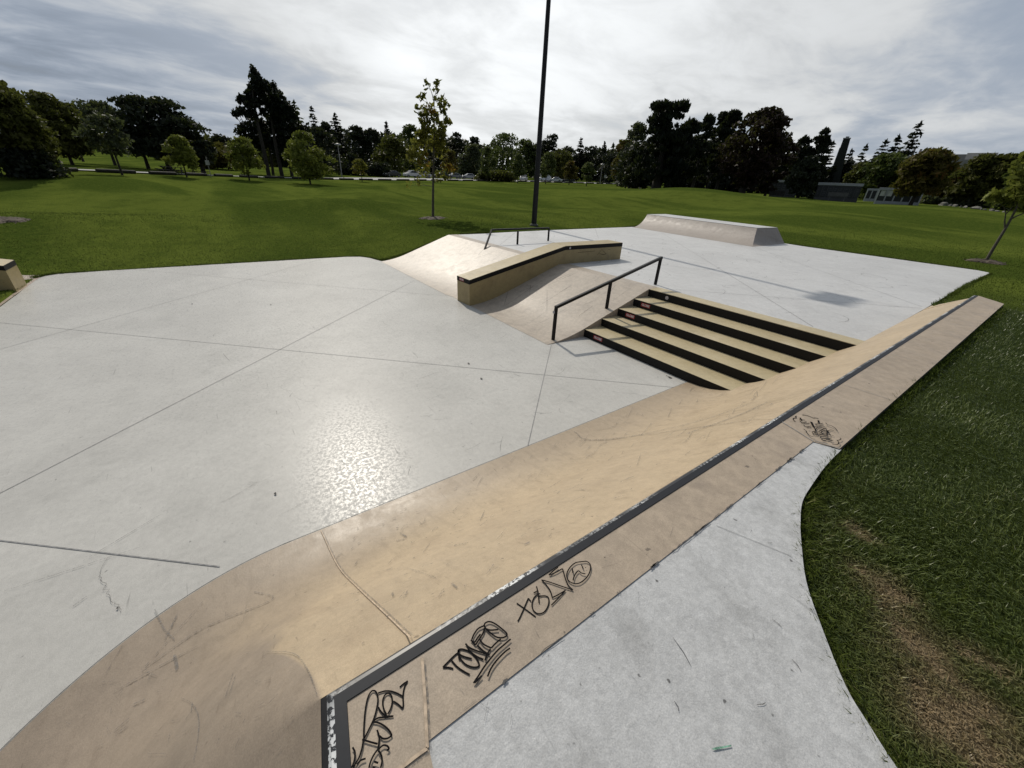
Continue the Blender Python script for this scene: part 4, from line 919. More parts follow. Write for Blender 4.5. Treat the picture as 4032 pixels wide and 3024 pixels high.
def cluster_tree(name, label, leaf, base, stems, clusters, N, ls, cat, seed, spread=.075, limb=1.0):
    """stems: (pixel path, radius at start, radius at end); clusters: (px, py, radius px, weight, hue) laid out in the upright plane
    through the trunk and spread in depth"""
    rg = np.random.default_rng(seed); base = np.array(base); hn = base[:2]/np.linalg.norm(base[:2]); e = tag(empty(name, tuple(base)), label, cat)
    def pt(px, py): d = pdir(px, py); t = np.linalg.norm(base[:2])/(d[:2]@hn); return CP+t*d-base
    sc = np.linalg.norm(pt(clusters[0][0]+10, clusters[0][1])-pt(*clusters[0][:2]))/10; f3 = np.array([hn[0], hn[1], 0]); mb = MB(); nodes = []
    for path, r_a, r_b in stems:
        q = spline([pt(*p) for p in path], 5); q[0] = q[0]-np.array([0, 0, .12 if r_a > .03 else 0]); mb.tube(q, list(np.linspace(r_a, r_b, len(q))), 7); nodes += q
    nodes = np.array(nodes); C_, v_ = [], []; wt = np.array([c[3]*c[2]**1.4 for c in clusters]); cnt = rg.multinomial(N, wt/wt.sum())
    for (px, py, r, w_, hue), n in zip(clusters, cnt):
        c = pt(px, py)+f3*rg.normal()*r*sc*1.5; low = nodes[nodes[:, 2] < c[2]-.06]; low = low if len(low) else nodes; j = low[np.argmin(np.linalg.norm(low-c, axis=1))]
        m_ = (j+c)/2+np.array([0, 0, -.04]); mb.tube([j, m_, c], [.012*limb, .008*limb, .003*limb], 5, caps=False)
        k = max(2, n//9); sub_ = c+rg.normal(size=(k, 3))*r*sc*.48; 
        for s_ in sub_[:4]: mb.tube([m_, s_], [.005*limb, .002*limb], 4, caps=False)
        C_.append(sub_[rg.integers(0, k, n)]+rg.normal(size=(n, 3))*spread); v_.append(np.clip(hue+.42*(rg.random(n)-.5), 0, 1))
    mb.build('trunk', M_BARK2 if limb == 1 else M_BARK, e); P = np.concatenate(C_); v = np.concatenate(v_); V1, v1 = quads(P, np.full(len(P), ls), v, 1.7)
    k = len(V1)//4; raw_mesh('crown', V1, np.full(k, 4), np.arange(k*4), LEAF[leaf], e, {'var': v1}); return e

# ---- left group
T('maple_tree', 'large olive maple filling the left edge of the picture', 'olive', 95, 695, 50, 300, 430, K=150, N=13500, ls=.20, zb=.12, rc=.13, shape='dome', el=1.9)
T('bush', 'low black green shrub at the foot of the large left maple', 'dark', 150, 702, 49, 590, 280, kindlab='shrub', K=46, N=3000, ls=.22, zb=.0, rc=.2, shape='dome', limbs=3)
T('maple_tree', 'yellow olive maple right behind the large left maple', 'olive', 285, 646, 72, 368, 270, K=110, N=8500, ls=.25, zb=.08, rc=.15, shape='dome', el=1.8)
T('young_tree', 'thin open tree with grey green leaves standing at the dark log row on the left', 'grey', 483, 692, 57, 450, 185, K=44, N=1700, ls=.24, zb=.34, rc=.17, shape='round', trunk=.09)
T('broadleaf_tree', 'feathery mid green tree behind the left flank of the broad dark pine', 'grey', 455, 652, 88, 395, 190, K=60, N=3200, ls=.36, zb=.2)
T('bare_tree', 'leafless grey twiggy tree between the left maples', 'grey', 330, 640, 110, 435, 110, K=26, N=90, ls=.3, zb=.35, limbs=22, trunk=.16)
T('pine_tree', 'broad dark pine with a wind shaped crown on the left', 'pine', 672, 679, 78, 372, 385, K=105, N=8600, ls=.34, zb=.20, rc=.13, squash=.55, shape='dome', trunk=.30, limbs=12)
T('pine_tree', 'dark pine leaning beside the road sign', 'pine', 803, 683, 76, 520, 150, K=40, N=2400, ls=.32, zb=.25, rc=.17, squash=.6, trunk=.26)
T('pine_tree', 'dark pine low behind the first bright young tree', 'pine', 590, 678, 80, 500, 170, K=40, N=2600, ls=.34, zb=.3, rc=.17, squash=.6, trunk=.22)
T('young_tree', 'first bright young tree from the left, on the lawn before the logs', 'young', 738, 703, 62, 536, 118, K=40, N=2300, ls=.22, zb=.18, rc=.2, shape='egg', trunk=.07, el=2.0)
T('young_tree', 'second bright young tree, standing below the tall ragged pine', 'young', 982, 708, 66, 540, 128, K=44, N=2500, ls=.23, zb=.14, rc=.18, shape='egg', trunk=.08, el=2.0)
T('young_tree', 'largest bright young tree, right of the tall ragged pine', 'young', 1222, 722, 66, 520, 172, K=56, N=3600, ls=.24, zb=.10, rc=.17, shape='egg', trunk=.10, el=2.0)
PINE_A = [(1245, 230, 22), (1272, 285, 40), (1300, 340, 54), (1250, 370, 36), (1290, 430, 54), (1375, 400, 54), (1242, 432, 30), (1250, 500, 44), (1335, 480, 64), (1200, 540, 42), (1275, 580, 54), (1110, 590, 40), (1075, 598, 22), (1180, 610, 42), (1340, 600, 54), (1200, 680, 48), (1290, 660, 46), (1060, 758, 40), (1025, 790, 24), (1130, 758, 46), (1200, 770, 50), (1262, 800, 50), (1420, 470, 44), (1390, 560, 46)]
PINE_B = [(1500, 435, 34), (1545, 490, 46), (1450, 490, 44), (1480, 570, 70), (1590, 550, 48), (1550, 640, 76), (1630, 670, 56), (1470, 700, 66), (1600, 770, 84), (1680, 720, 50), (1720, 700, 30), (1540, 830, 76), (1680, 830, 90), (1420, 650, 54), (1760, 800, 60), (1400, 760, 50)]
PINE_C = [(1250, 930, 84), (1130, 960, 62), (1350, 900, 64), (1400, 990, 104), (1550, 950, 110), (1700, 960, 100), (1250, 1060, 84), (1450, 1110, 120), (1620, 1110, 120), (1790, 900, 80), (1110, 1020, 46), (1330, 1180, 80), (1750, 1090, 100), (1560, 1230, 80), (1850, 1010, 80)]
XP = lambda x, y: (600+x*.3165, 200+y*.3165)
def pine_of(lb, base, stems, cl, N, seed): return cluster_tree('pine_tree', lb, 'dark', base, stems, [(*XP(x, y), r*.3165, 1, .35+.3*((x*7+y*3) % 10)/10) for x, y, r in cl], N, .34, 'tree', seed, spread=.19, limb=5.0)
def gb(px, py, d): p = atd(px, py, d); return np.array([p[0], p[1], .5*p[2]+.5*tz(p[0], p[1])])
pine_of('tallest ragged black pine with bare lower limbs', gb(1058, 689, 88), [([(1058, 689), (1040, 600), (1015, 490), (1002, 420), (994, 340), (993, 272)], .34, .06), ([(1002, 470), (960, 484), (940, 492)], .07, .03)], PINE_A, 3300, 21)
pine_of('second ragged black pine just right of the tallest one', gb(1110, 690, 90), [([(1110, 690), (1085, 570), (1072, 485), (1062, 415), (1066, 340)], .34, .06)], PINE_B, 3000, 22)
pine_of('low spreading black pine skirting the two ragged pines', gb(1076, 690, 94), [([(1076, 690), (1066, 610), (1050, 540), (1045, 500)], .26, .06)], PINE_C, 5200, 23)
T('pine_tree', 'third dark pine in the clump, lower and to the right', 'dark', 1150, 692, 92, 395, 170, K=90, N=4600, ls=.38, zb=.14, rc=.10, squash=.65, shape='egg', trunk=.24, limbs=12, updir=.3)
T('spruce_tree', 'slim spruce peeking out right of the ragged pines', 'grey', 1208, 690, 105, 392, 130, fn=spruce, ls=.42, dens=.8)
T('spruce_tree', 'small pointed spruce above the largest bright young tree', 'dark', 1268, 692, 120, 420, 110, fn=spruce, ls=.45, dens=.9)
T('broadleaf_tree', 'reddish brown bush tree in the gap between the left pines', 'orange', 860, 680, 105, 560, 190, K=40, N=2400, ls=.45, zb=.05, shape='dome')
T('broadleaf_tree', 'dark low tree in the gap beside the second young tree', 'pine', 905, 684, 110, 530, 130, K=36, N=2000, ls=.45, zb=.05, shape='dome')
T('broadleaf_tree', 'dark sloping tree behind the largest bright young tree', 'pine', 1275, 690, 108, 505, 190, K=50, N=3000, ls=.45, zb=.03, shape='dome')
# ---- middle: behind the car park
MID = [  # name, label, leaf, px, top, width, d, kind
 ('spruce_tree', 'dark fir with open crown above the left street lamp', 'dark', 1352, 445, 130, 165, 's'),
 ('pine_tree', 'dark pine left of the open crowned fir', 'pine', 1312, 480, 90, 160, 'p'),
 ('pine_tree', 'black pine right of the open crowned fir', 'pine', 1430, 485, 120, 160, 'p'),
 ('pine_tree', 'black flat topped pine behind the clipped hedge', 'pine', 1478, 498, 90, 160, 'p'),
 ('spruce_tree', 'tiny spruce tip left of the sapling crown', 'dark', 1540, 478, 60, 185, 's'),
 ('broadleaf_tree', 'round olive brown tree behind the parked cars left of the sapling', 'olive', 1560, 528, 150, 140, 'b'),
 ('broadleaf_tree', 'dark green tree behind the sapling crown on its left', 'green', 1625, 492, 110, 170, 'b'),
 ('pine_tree', 'dark pine directly behind the sapling', 'pine', 1700, 498, 120, 175, 'p'),
 ('pine_tree', 'dark pine right of the sapling crown', 'pine', 1800, 520, 110, 175, 'p'),
 ('pine_tree', 'low dark pine above the silver parked car', 'pine', 1868, 540, 80, 178, 'p'),
 ('broadleaf_tree', 'bare branched grey green tree above the silver car', 'grey', 1855, 570, 110, 150, 'b'),
 ('broadleaf_tree', 'wide domed dark tree left of the light pole', 'green', 1975, 528, 185, 165, 'b'),
 ('broadleaf_tree', 'dark tree on the right shoulder of the wide domed tree', 'green', 2065, 545, 110, 170, 'b'),
 ('broadleaf_tree', 'dark crown just left of the light pole', 'pine', 2105, 562, 90, 175, 'b'),
 ('broadleaf_tree', 'round topped black tree just right of the light pole', 'dark', 2160, 528, 90, 172, 'b'),
 ('broadleaf_tree', 'brownish green tree behind the white van', 'olive', 2205, 585, 110, 155, 'b'),
 ('spruce_tree', 'small dark cedar with a crooked tip right of the light pole', 'dark', 2270, 545, 110, 180, 's'),
 ('broadleaf_tree', 'dark low tree left of the crooked cedar', 'pine', 2225, 580, 80, 182, 'b'),
 ('broadleaf_tree', 'dark tree right of the crooked cedar', 'pine', 2318, 575, 90, 182, 'b'),
 ('spruce_tree', 'narrow dark spire above the third street lamp', 'dark', 2362, 560, 80, 178, 's'),
 ('spruce_tree', 'small grey spire left of the tall larch', 'grey', 2395, 566, 60, 185, 's'),
 ('broadleaf_tree', 'dark filler tree between the lamp and the yew', 'pine', 2400, 600, 110, 170, 'b'),
 ('broadleaf_tree', 'tall tree with reddish tips at the left of the larch', 'orange', 2440, 552, 90, 150, 'b'),
]
for nm, lb, lf, px, top, wpx, d, kd in MID:
    x, y, z, H, W = place(px, 708, d, top, wpx, True)
    if kd == 's': spruce(nm, lb, lf, x, y, z, H, W, ls=.6, dens=.9)
    elif kd == 'p': tree(nm, lb, lf, x, y, z, H, W, K=46, N=2300, ls=.62, zb=.05, rc=.17, squash=.65, shape='egg', limbs=3)
    else: tree(nm, lb, lf, x, y, z, H, W, K=46, N=2500, ls=.6, zb=.04, rc=.18, shape='dome' if wpx > 100 else 'round', limbs=3)
for i, (px, top, wpx, lb) in enumerate(((1380, 630, 110, 'clipped dark hedge clump right of the left street lamp'), (1440, 640, 130, 'hedge clump behind the small reddish tree'), (1395, 597, 55, 'small dark globe shaped shrub above the hedge'), (1500, 640, 110, 'hedge clump left of the parked cars'),
      (1950, 672, 90, 'low shrub under the third young tree by the car park'), (1995, 675, 80, 'low shrub left of the pole by the car park'), (1905, 678, 60, 'low shrub beside the dark parked car'))):
    x, y, z, H, W = place(px, 708, 118, top, wpx, True)
    tree('shrub', lb, 'pine' if i < 4 else 'olive', x, y, z, H, W, kindlab='shrub', K=30, N=1500, ls=.42, zb=.0, rc=.22, shape='dome', limbs=2)
T('young_tree', 'small reddish green tree in front of the hedge on the lawn', 'gold', 1428, 731, 84, 626, 62, K=26, N=1100, ls=.22, zb=.36, rc=.2, shape='egg', trunk=.07)
for px, py, d, top, wpx, lf, lb in ((1775, 716, 118, 592, 70, 'orange', 'rust tinted young tree half behind the sapling'), (1918, 719, 112, 578, 62, 'pale', 'slim green young tree left of the pole, taller of the pair'), (2038, 723, 108, 606, 58, 'pale', 'slim green young tree left of the pole, shorter of the pair'), (2148, 724, 112, 600, 78, 'pale', 'pale green young tree just right of the light pole'),
      (2240, 727, 112, 636, 66, 'orange', 'orange tinted young tree among the young trees right of the pole'), (2308, 734, 102, 641, 64, 'pale', 'rounded green young tree next to the orange tinted one')):
    T('young_tree', lb, lf, px, py, d, top, wpx, K=34, N=1900, ls=.34, zb=.2, rc=.19, shape='egg', trunk=.10, group='young trees along the car park')
def woodland(name, label, cols, leaf, N, ls, seed):
    rg = np.random.default_rng(seed); xs = [c[0] for c in cols]; px = rg.uniform(xs[0], xs[-1], N); bump = 14*np.sin(px*.045+seed)+9*np.sin(px*.11+1)+rg.normal(size=N)*5
    top = np.interp(px, xs, [c[1] for c in cols])-bump*.6; dd = np.interp(px, xs, [c[2] for c in cols])*(1+.06*rg.random(N)); P = np.zeros((N, 3)); u = rg.random(N)**.8
    for i in range(N):
        p = atd(px[i], 705, dd[i]); P[i] = (p[0], p[1], 0)
    zb_ = terr(P); 
    for i in range(N): P[i, 2] = zb_[i]+(height_at(P[i, 0], P[i, 1], top[i])-zb_[i])*u[i]
    V1, v1 = quads(P, np.full(N, ls), np.clip(.3+.25*np.sin(px*.06)+.4*(rg.random(N)-.4), 0, 1)); k = len(V1)//4
    tag(raw_mesh(name, V1, np.full(k, 4), np.arange(k*4), LEAF[leaf], None, {'var': v1}), label, 'woodland', kind='stuff')
woodland('woodland', 'dark mass of trees closing the view behind the car park', [(1240, 560, 205), (1330, 520, 205), (1480, 530, 205), (1650, 520, 210), (1800, 555, 210), (1950, 575, 215), (2150, 590, 215), (2300, 600, 215), (2420, 590, 200), (2500, 600, 180)], 'pine', 8000, 1.25, 2)
woodland('woodland', 'dark mass of trees behind the larch and the copper beech', [(2430, 590, 120), (2560, 560, 118), (2700, 560, 116), (2860, 580, 114), (3000, 600, 112), (3130, 610, 110), (3230, 680, 112), (3330, 640, 125), (3520, 640, 120)], 'dark', 13000, .85, 4)
woodland('woodland', 'distant wooded rise between the left pines', [(640, 520, 200), (760, 520, 200), (860, 548, 200), (960, 575, 190), (1060, 560, 180), (1240, 560, 180)], 'olive', 3600, 1.3, 6)
# ---- right group
T('larch_tree', 'huge black larch with a flat ragged top on the mound', 'dark', 2580, 748, 70, 398, 205, K=130, N=8200, ls=.36, zb=.10, rc=.11, squash=.6, shape='flat', trunk=.62, updir=.8, el=1.9)
T('yew_tree', 'olive skirted evergreen left of the huge larch', 'pine', 2500, 742, 82, 560, 200, K=60, N=4600, ls=.38, zb=.02, rc=.16, shape='dome')
T('spruce_tree', 'slender conifer behind the left of the huge larch', 'grey', 2478, 735, 96, 482, 110, K=40, N=2400, ls=.4, zb=.05, rc=.16, shape='egg')
T('larch_tree', 'dark tree joined to the right of the huge larch', 'dark', 2665, 752, 76, 470, 160, K=60, N=4600, ls=.38, zb=.08, rc=.15, shape='egg', updir=.6)
T('conifer_tree', 'dark tree with a spiky top between larch and birch clump', 'dark', 2722, 756, 90, 448, 120, K=50, N=3400, ls=.4, zb=.10, rc=.15, shape='egg', updir=.7)
T('conifer_tree', 'narrow dark tree by the lone bench', 'dark', 2774, 770, 78, 442, 100, K=50, N=3400, ls=.36, zb=.16, rc=.15, shape='column', trunk=.2)
T('conifer_tree', 'twin topped dark tree beside the copper beech', 'dark', 2812, 775, 70, 438, 120, K=56, N=4200, ls=.34, zb=.20, rc=.14, shape='column', trunk=.22, updir=.6)
T('beech_tree', 'round copper beech with red black leaves', 'red', 2915, 780, 64, 432, 235, K=110, N=8200, ls=.32, zb=.14, rc=.13, shape='round', trunk=.42)
T('beech_tree', 'lower dark bough tree on the right side of the copper beech', 'red', 3010, 775, 70, 520, 130, K=50, N=3200, ls=.34, zb=.10, rc=.15, shape='round')
T('cypress_tree', 'left of two dark cypresses behind the memorial wall', 'dark', 3105, 760, 88, 512, 110, K=56, N=3800, ls=.38, zb=.03, rc=.15, shape='egg', updir=.6)
T('cypress_tree', 'right of two dark cypresses behind the memorial wall', 'dark', 3165, 762, 88, 500, 105, K=56, N=3800, ls=.38, zb=.03, rc=.15, shape='egg', updir=.6)
T('cedar_tree', 'dense squat evergreen standing before the memorial wall', 'pine', 3140, 780, 60, 616, 118, K=56, N=4200, ls=.26, zb=.03, rc=.16, shape='egg', trunk=.18)
for px, top, wpx, d, lb in ((3205, 560, 90, 118, 'dark spruce left of the brick tower'), (3285, 590, 110, 122, 'dark spruce right behind the brick tower'), (3335, 572, 90, 120, 'spruce with gaps right of the brick tower'), (3400, 553, 120, 112, 'left spruce of the pointed trio'), (3442, 535, 90, 112, 'middle spruce of the pointed trio'), (3500, 478, 165, 108, 'tallest pointed spruce right of the brick tower')):
    x, y, z, H, W = place(px, 770, d, top, wpx, True); spruce('spruce_tree', lb, 'dark', x, y, z, H, W, ls=.46, dens=1.0, gapp=.18, droop=.1)
T('broadleaf_tree', 'round dark green tree in front of the pointed spruces', 'green', 3440, 775, 92, 600, 190, hidden=True, K=70, N=4200, ls=.36, zb=.03, rc=.15, shape='dome')
T('broadleaf_tree', 'low bushy tree above the right memorial wall', 'olive', 3365, 770, 96, 640, 130, hidden=True, K=50, N=3000, ls=.36, zb=.03, rc=.16, shape='dome')
T('autumn_tree', 'round tree turning orange in front of the right memorial wall', 'orange', 3582, 812, 57, 590, 215, K=80, N=5000, ls=.26, zb=.20, rc=.15, shape='round', trunk=.15, el=1.9)
for px, top, wpx, d, lf, lb in ((3690, 665, 170, 72, 'orange', 'rusty bush tree right of the orange tree'), (3790, 612, 210, 70, 'olive', 'olive tree under the concrete building'), (3880, 610, 200, 70, 'olive', 'dark olive tree right of the concrete building'), (3970, 615, 160, 66, 'green', 'green tree at the right edge behind the right sapling'), (4050, 600, 150, 64, 'green', 'green tree cut by the right edge of the picture'), (3550, 610, 130, 90, 'green', 'small green crown between spruce and orange tree')):
    T('broadleaf_tree', lb, lf, px, 815, d, top, wpx, hidden=True, K=64, N=4200, ls=.28, zb=.0, rc=.16, shape='dome', el=1.9)

# ---- saplings on the near lawn, each with a mulch ring
def sapling(name, label, leaf, px, py, base, top_py, prof, N, ls, seed, wscale=1.0):
    """prof: (t, half width as share of height, weight)"""
    rg = np.random.default_rng(seed); x, y, z = base; H = height_at(x, y, top_py)-z
    e = tag(empty(name, (x, y, z)), label, 'sapling'); mb = MB()
    wob = [(.012*H*math.sin(3*t+seed), .010*H*math.cos(4*t), t*H) for t in np.linspace(-.03, .97, 12)]
    wob[0] = (0, 0, -.2); wob[1] = (0, 0, .06*H)
    mb.tube(wob, list(np.interp(np.linspace(0, 1, 12), [0, .1, .5, 1], [.062, .05, .03, .006])), 8)
    C_, cv = [], []
    ts = np.array([p[0] for p in prof]); hw = np.array([p[1] for p in prof]); wt = np.array([p[2] for p in prof])
    nb = 46; per = []
    for i in range(nb):
        t = ts[0]+(ts[-1]-ts[0])*(i+rg.random())/nb; r = float(np.interp(t, ts, hw))*H*wscale*(.65+.45*rg.random()); a = i*2.4+rg.random()*.8
        t0 = max(.2, t-.10-.35*r/H); p0 = np.array([np.interp(t0*H, [q[2] for q in wob], [q[0] for q in wob]), np.interp(t0*H, [q[2] for q in wob], [q[1] for q in wob]), t0*H])
        p1 = np.array([r*math.cos(a), r*math.sin(a), t*H]); pm = p0*.5+p1*.5+np.array([0, 0, -.012*H])
        mb.tube([p0, pm, p1], [.014, .009, .003], 5, caps=False); per.append((p0, pm, p1, float(np.interp(t, ts, wt)), rg.random()))
    W_ = np.array([p[3] for p in per]); cnt = rg.multinomial(N, W_/W_.sum())
    for (p0, pm, p1, w_, hue), n in zip(per, cnt):
        u = .30+.75*rg.random(n)**.75; q = p0*((1-u)**2)[:, None]+2*pm*(u*(1-u))[:, None]+p1*(u**2)[:, None]
        C_.append(q+rg.normal(size=(n, 3))*(.022*H)*np.array([1, 1, .8])); cv.append(np.clip(.25+.55*rg.random(n)+.28*(hue-.5)+np.where(p1[2] < .42*H, .14, -.12), 0, 1))
    mb.build('trunk', M_BARK2, e); P = np.concatenate(C_); v = np.concatenate(cv)
    V1, v1 = quads(P, np.full(len(P), ls), v, 1.7); k = len(V1)//4
    raw_mesh('crown', V1, np.full(k, 4), np.arange(k*4), LEAF[leaf], e, {'var': v1}); return e
SB = atd(1705, 860, 24.0); X3 = lambda x, y: (1250+x*.3165, 300+y*.3165)
cl3 = [(1340, 60, 26, .7, .2), (1380, 130, 30, .7, .2), (1490, 115, 36, .6, .2), (1470, 180, 36, .7, .2), (1430, 245, 22, .5, .2), (1305, 305, 46, .8, .25), (1330, 400, 66, .8, .3), (1250, 390, 30, .6, .2), (1540, 290, 56, .8, .25), (1600, 370, 56, .8, .25), (1590, 440, 56, .7, .25), (1395, 440, 60, .8, .85), (1480, 450, 60, .8, .3), (1290, 480, 60, .8, .3), (1300, 560, 60, .8, .3), (1420, 540, 70, 1, .35), (1600, 570, 56, .9, .3), (1645, 560, 36, .6, .9), (1350, 640, 90, 1, .4), (1480, 640, 100, 1.1, .4), (1560, 690, 90, 1.1, .45), (1300, 740, 90, 1, .5), (1450, 760, 110, 1.2, .5), (1560, 790, 85, 1.1, .5), (1250, 840, 80, 1, .55), (1380, 860, 90, 1.1, .55), (1190, 920, 85, 1, .6), (1480, 900, 90, 1, .6), (1580, 930, 76, 1, .6), (1320, 985, 80, .8, .8), (1240, 1040, 60, .7, .75), (1380, 1100, 56, .6, .65), (1620, 1110, 80, .9, .92), (1550, 1220, 60, .6, .65), (1250, 1170, 50, .5, .6), (1360, 1190, 50, .6, .6), (1610, 1270, 46, .5, .6), (1150, 1330, 40, .4, .5), (1270, 1330, 40, .4, .5), (1500, 1300, 40, .3, .5), (1140, 960, 40, .6, .6)]  # top clusters painted darker as a backlit silhouette, low ones turning orange
cluster_tree('sapling', 'slender oak sapling with yellowing leaves on the lawn behind the bank', 'gold', SB, [([(1705, 860), (1705, 780), (1706, 700), (1708, 600), (1710, 500), (1709, 420)], .075, .024), ([(1709, 420), (1704, 380), (1692, 345), (1680, 318)], .022, .006), ([(1709, 420), (1713, 380), (1720, 345), (1723, 330)], .018, .005)],
  [(*X3(x, y), r*.3165, w_, h) for x, y, r, w_, h in cl3], 1750, .135, 'sapling', 3)
RB = at(3880, 1032, .75); X7 = lambda x, y: (3400+x*.2857, 500+y*.2857)
cl7 = [(1790, 940, 55, .8, .7), (1860, 1000, 70, 1, .7), (1960, 970, 90, 1, .75), (2060, 900, 100, 1, .7), (2160, 850, 110, 1, .7), (2100, 720, 110, 1, .7), (2200, 640, 110, 1, .65), (2060, 1060, 46, .6, .6), (2190, 1080, 50, .8, .2), (2170, 540, 90, 1, .7), (2300, 780, 130, 1, .7), (2420, 700, 120, 1, .7), (2360, 950, 90, 1, .7), (2470, 860, 110, 1, .7), (2300, 520, 110, 1, .7), (2420, 560, 100, 1, .7), (2330, 380, 90, 1, .7)]
cluster_tree('sapling', 'young tree with bright leaves cut by the right edge behind the plaza', 'young', RB, [([(3880, 1032), (3914, 974), (3950, 915), (3980, 863), (4008, 808), (4040, 750), (4090, 650)], .055, .018), ([(3980, 863), (4005, 850), (4040, 835), (4080, 800)], .03, .012), ([(3957, 905), (3956, 870), (3960, 840), (3953, 815)], .028, .012), ([(3962, 842), (3985, 815), (4003, 780)], .02, .01)],
  [(*X7(x, y), r*.2857, w_, h) for x, y, r, w_, h in cl7], 1700, .15, 'sapling', 5)
def mulch(px, py, base, r, label):
    n = 34; mb = MB(); c = np.array(base); vs = []
    for j, rr in enumerate((1, .75, .35, 0.02)):
        for i in range(n):
            a = 6.283*i/n; q = rr*r*(1+.16*math.sin(3*a+px)+.10*math.sin(7*a)); x, y = c[0]+q*math.cos(a), c[1]+q*math.sin(a)
            vs.append((x, y, tz(x, y)+(-.02, .05, .09, .10)[j]+RNG.normal()*.008))
    mb.add(vs, [(j*n+i, j*n+(i+1) % n, (j+1)*n+(i+1) % n, (j+1)*n+i) for j in range(3) for i in range(n)], 0)
    for i in range(160):
        a = RNG.random()*6.28; q = r*1.1*RNG.random()**.5; x, y = c[0]+q*math.cos(a), c[1]+q*math.sin(a); h = tz(x, y)+.07*(1-q/(r*1.2))+.02; b_ = RNG.random()*6.28; l = .05+.06*RNG.random()
        mb.ribbon([(x, y, h), (x+l*math.cos(b_), y+l*math.sin(b_), h+RNG.normal()*.02)], .03, taper=False)
    tag(mb.build('mulch', M_MULCH), label, 'mulch', kind='stuff')
M_MULCH = plain('bark_mulch', (.085, .066, .048), .95, 0, .5, 13)
mulch(1705, 862, SB, .72, 'ring of brown bark mulch round the oak sapling'); mulch(3880, 1034, RB, .55, 'ring of brown bark mulch round the right sapling'); mulch(-10, 885, atd(-8, 885, 24.5), .8, 'bark mulch patch at the left edge of the lawn')

# ================================================================== CAR PARK AND ROAD
M_ASPH = plain('pale_asphalt', (.30, .30, .29), .85, 0, .12, 3)
RPX = [(150, 668, 55), (300, 676, 58), (600, 687, 62), (1000, 700, 76), (1250, 706, 84), (1500, 711, 95), (1750, 713.5, 107), (2000, 715, 122), (2180, 719, 135), (2350, 724, 150), (2480, 729, 165)]
rp = [atd(*p) for p in RPX]; rp = spline([p for p in rp], 8)
mb = MB(); vs = []
for i, p in enumerate(rp):
    f = p[:2]/np.linalg.norm(p[:2]); wd = float(np.interp(i/len(rp), [0, .35, .55, 1], [2.2, 3.0, 16, 26]))
    for w_ in np.linspace(.7, wd, 7):
        q = p[:2]+f*w_; vs.append((q[0], q[1], tz(q[0], q[1])+.10))
n = 7; mb.add(vs, [(i*n+j, i*n+j+1, (i+1)*n+j+1, (i+1)*n+j) for i in range(len(rp)-1) for j in range(n-1)], 0)
tag(mb.build('road', M_ASPH), 'pale asphalt road and car park beyond the lawn', 'road', kind='structure')
M_LOG = plain('dark_timber', (.028, .026, .022), .9, 0, .4, 5)
seg = np.array(rp)[:, :2]; cl_ = np.concatenate([[0], np.cumsum(np.linalg.norm(np.diff(seg, axis=0), axis=1))])
pos = lambda s: np.array([np.interp(s, cl_, seg[:, 0]), np.interp(s, cl_, seg[:, 1])])
s = .5; k = 0; proto = None; gl = 'dark timber logs edging the car park'
while s < cl_[-1]-5:
    a_, b_ = pos(s), pos(s+3.4); c = (a_+b_)/2; d = b_-a_; rz = math.atan2(d[1], d[0]); za, zb_ = tz(*a_), tz(*b_)
    if proto is None:
        mb = MB(); mb.tube([(-1.7, 0, .16), (1.7, 0, .16)], .17, 8); proto = mb.build('parking_log', M_LOG); o = proto
    else: o = proto.copy(); COL.objects.link(o)
    o.location = (c[0], c[1], (za+zb_)/2); o.rotation_euler = (0, -math.atan2(zb_-za, 3.4), rz)
    tag(o, 'dark timber log in the long row edging the car park', 'log', gl); s += 5.0; k += 1
M_GLASS = plain('car_glass', (.02, .022, .025), .12, 0, .1, 1, .8); M_TYRE = plain('tyre', (.012, .012, .012), .8); M_LITE = plain('car_lamp', (.6, .6, .58), .2); M_RIM = plain('rim', (.35, .35, .36), .35, .6)
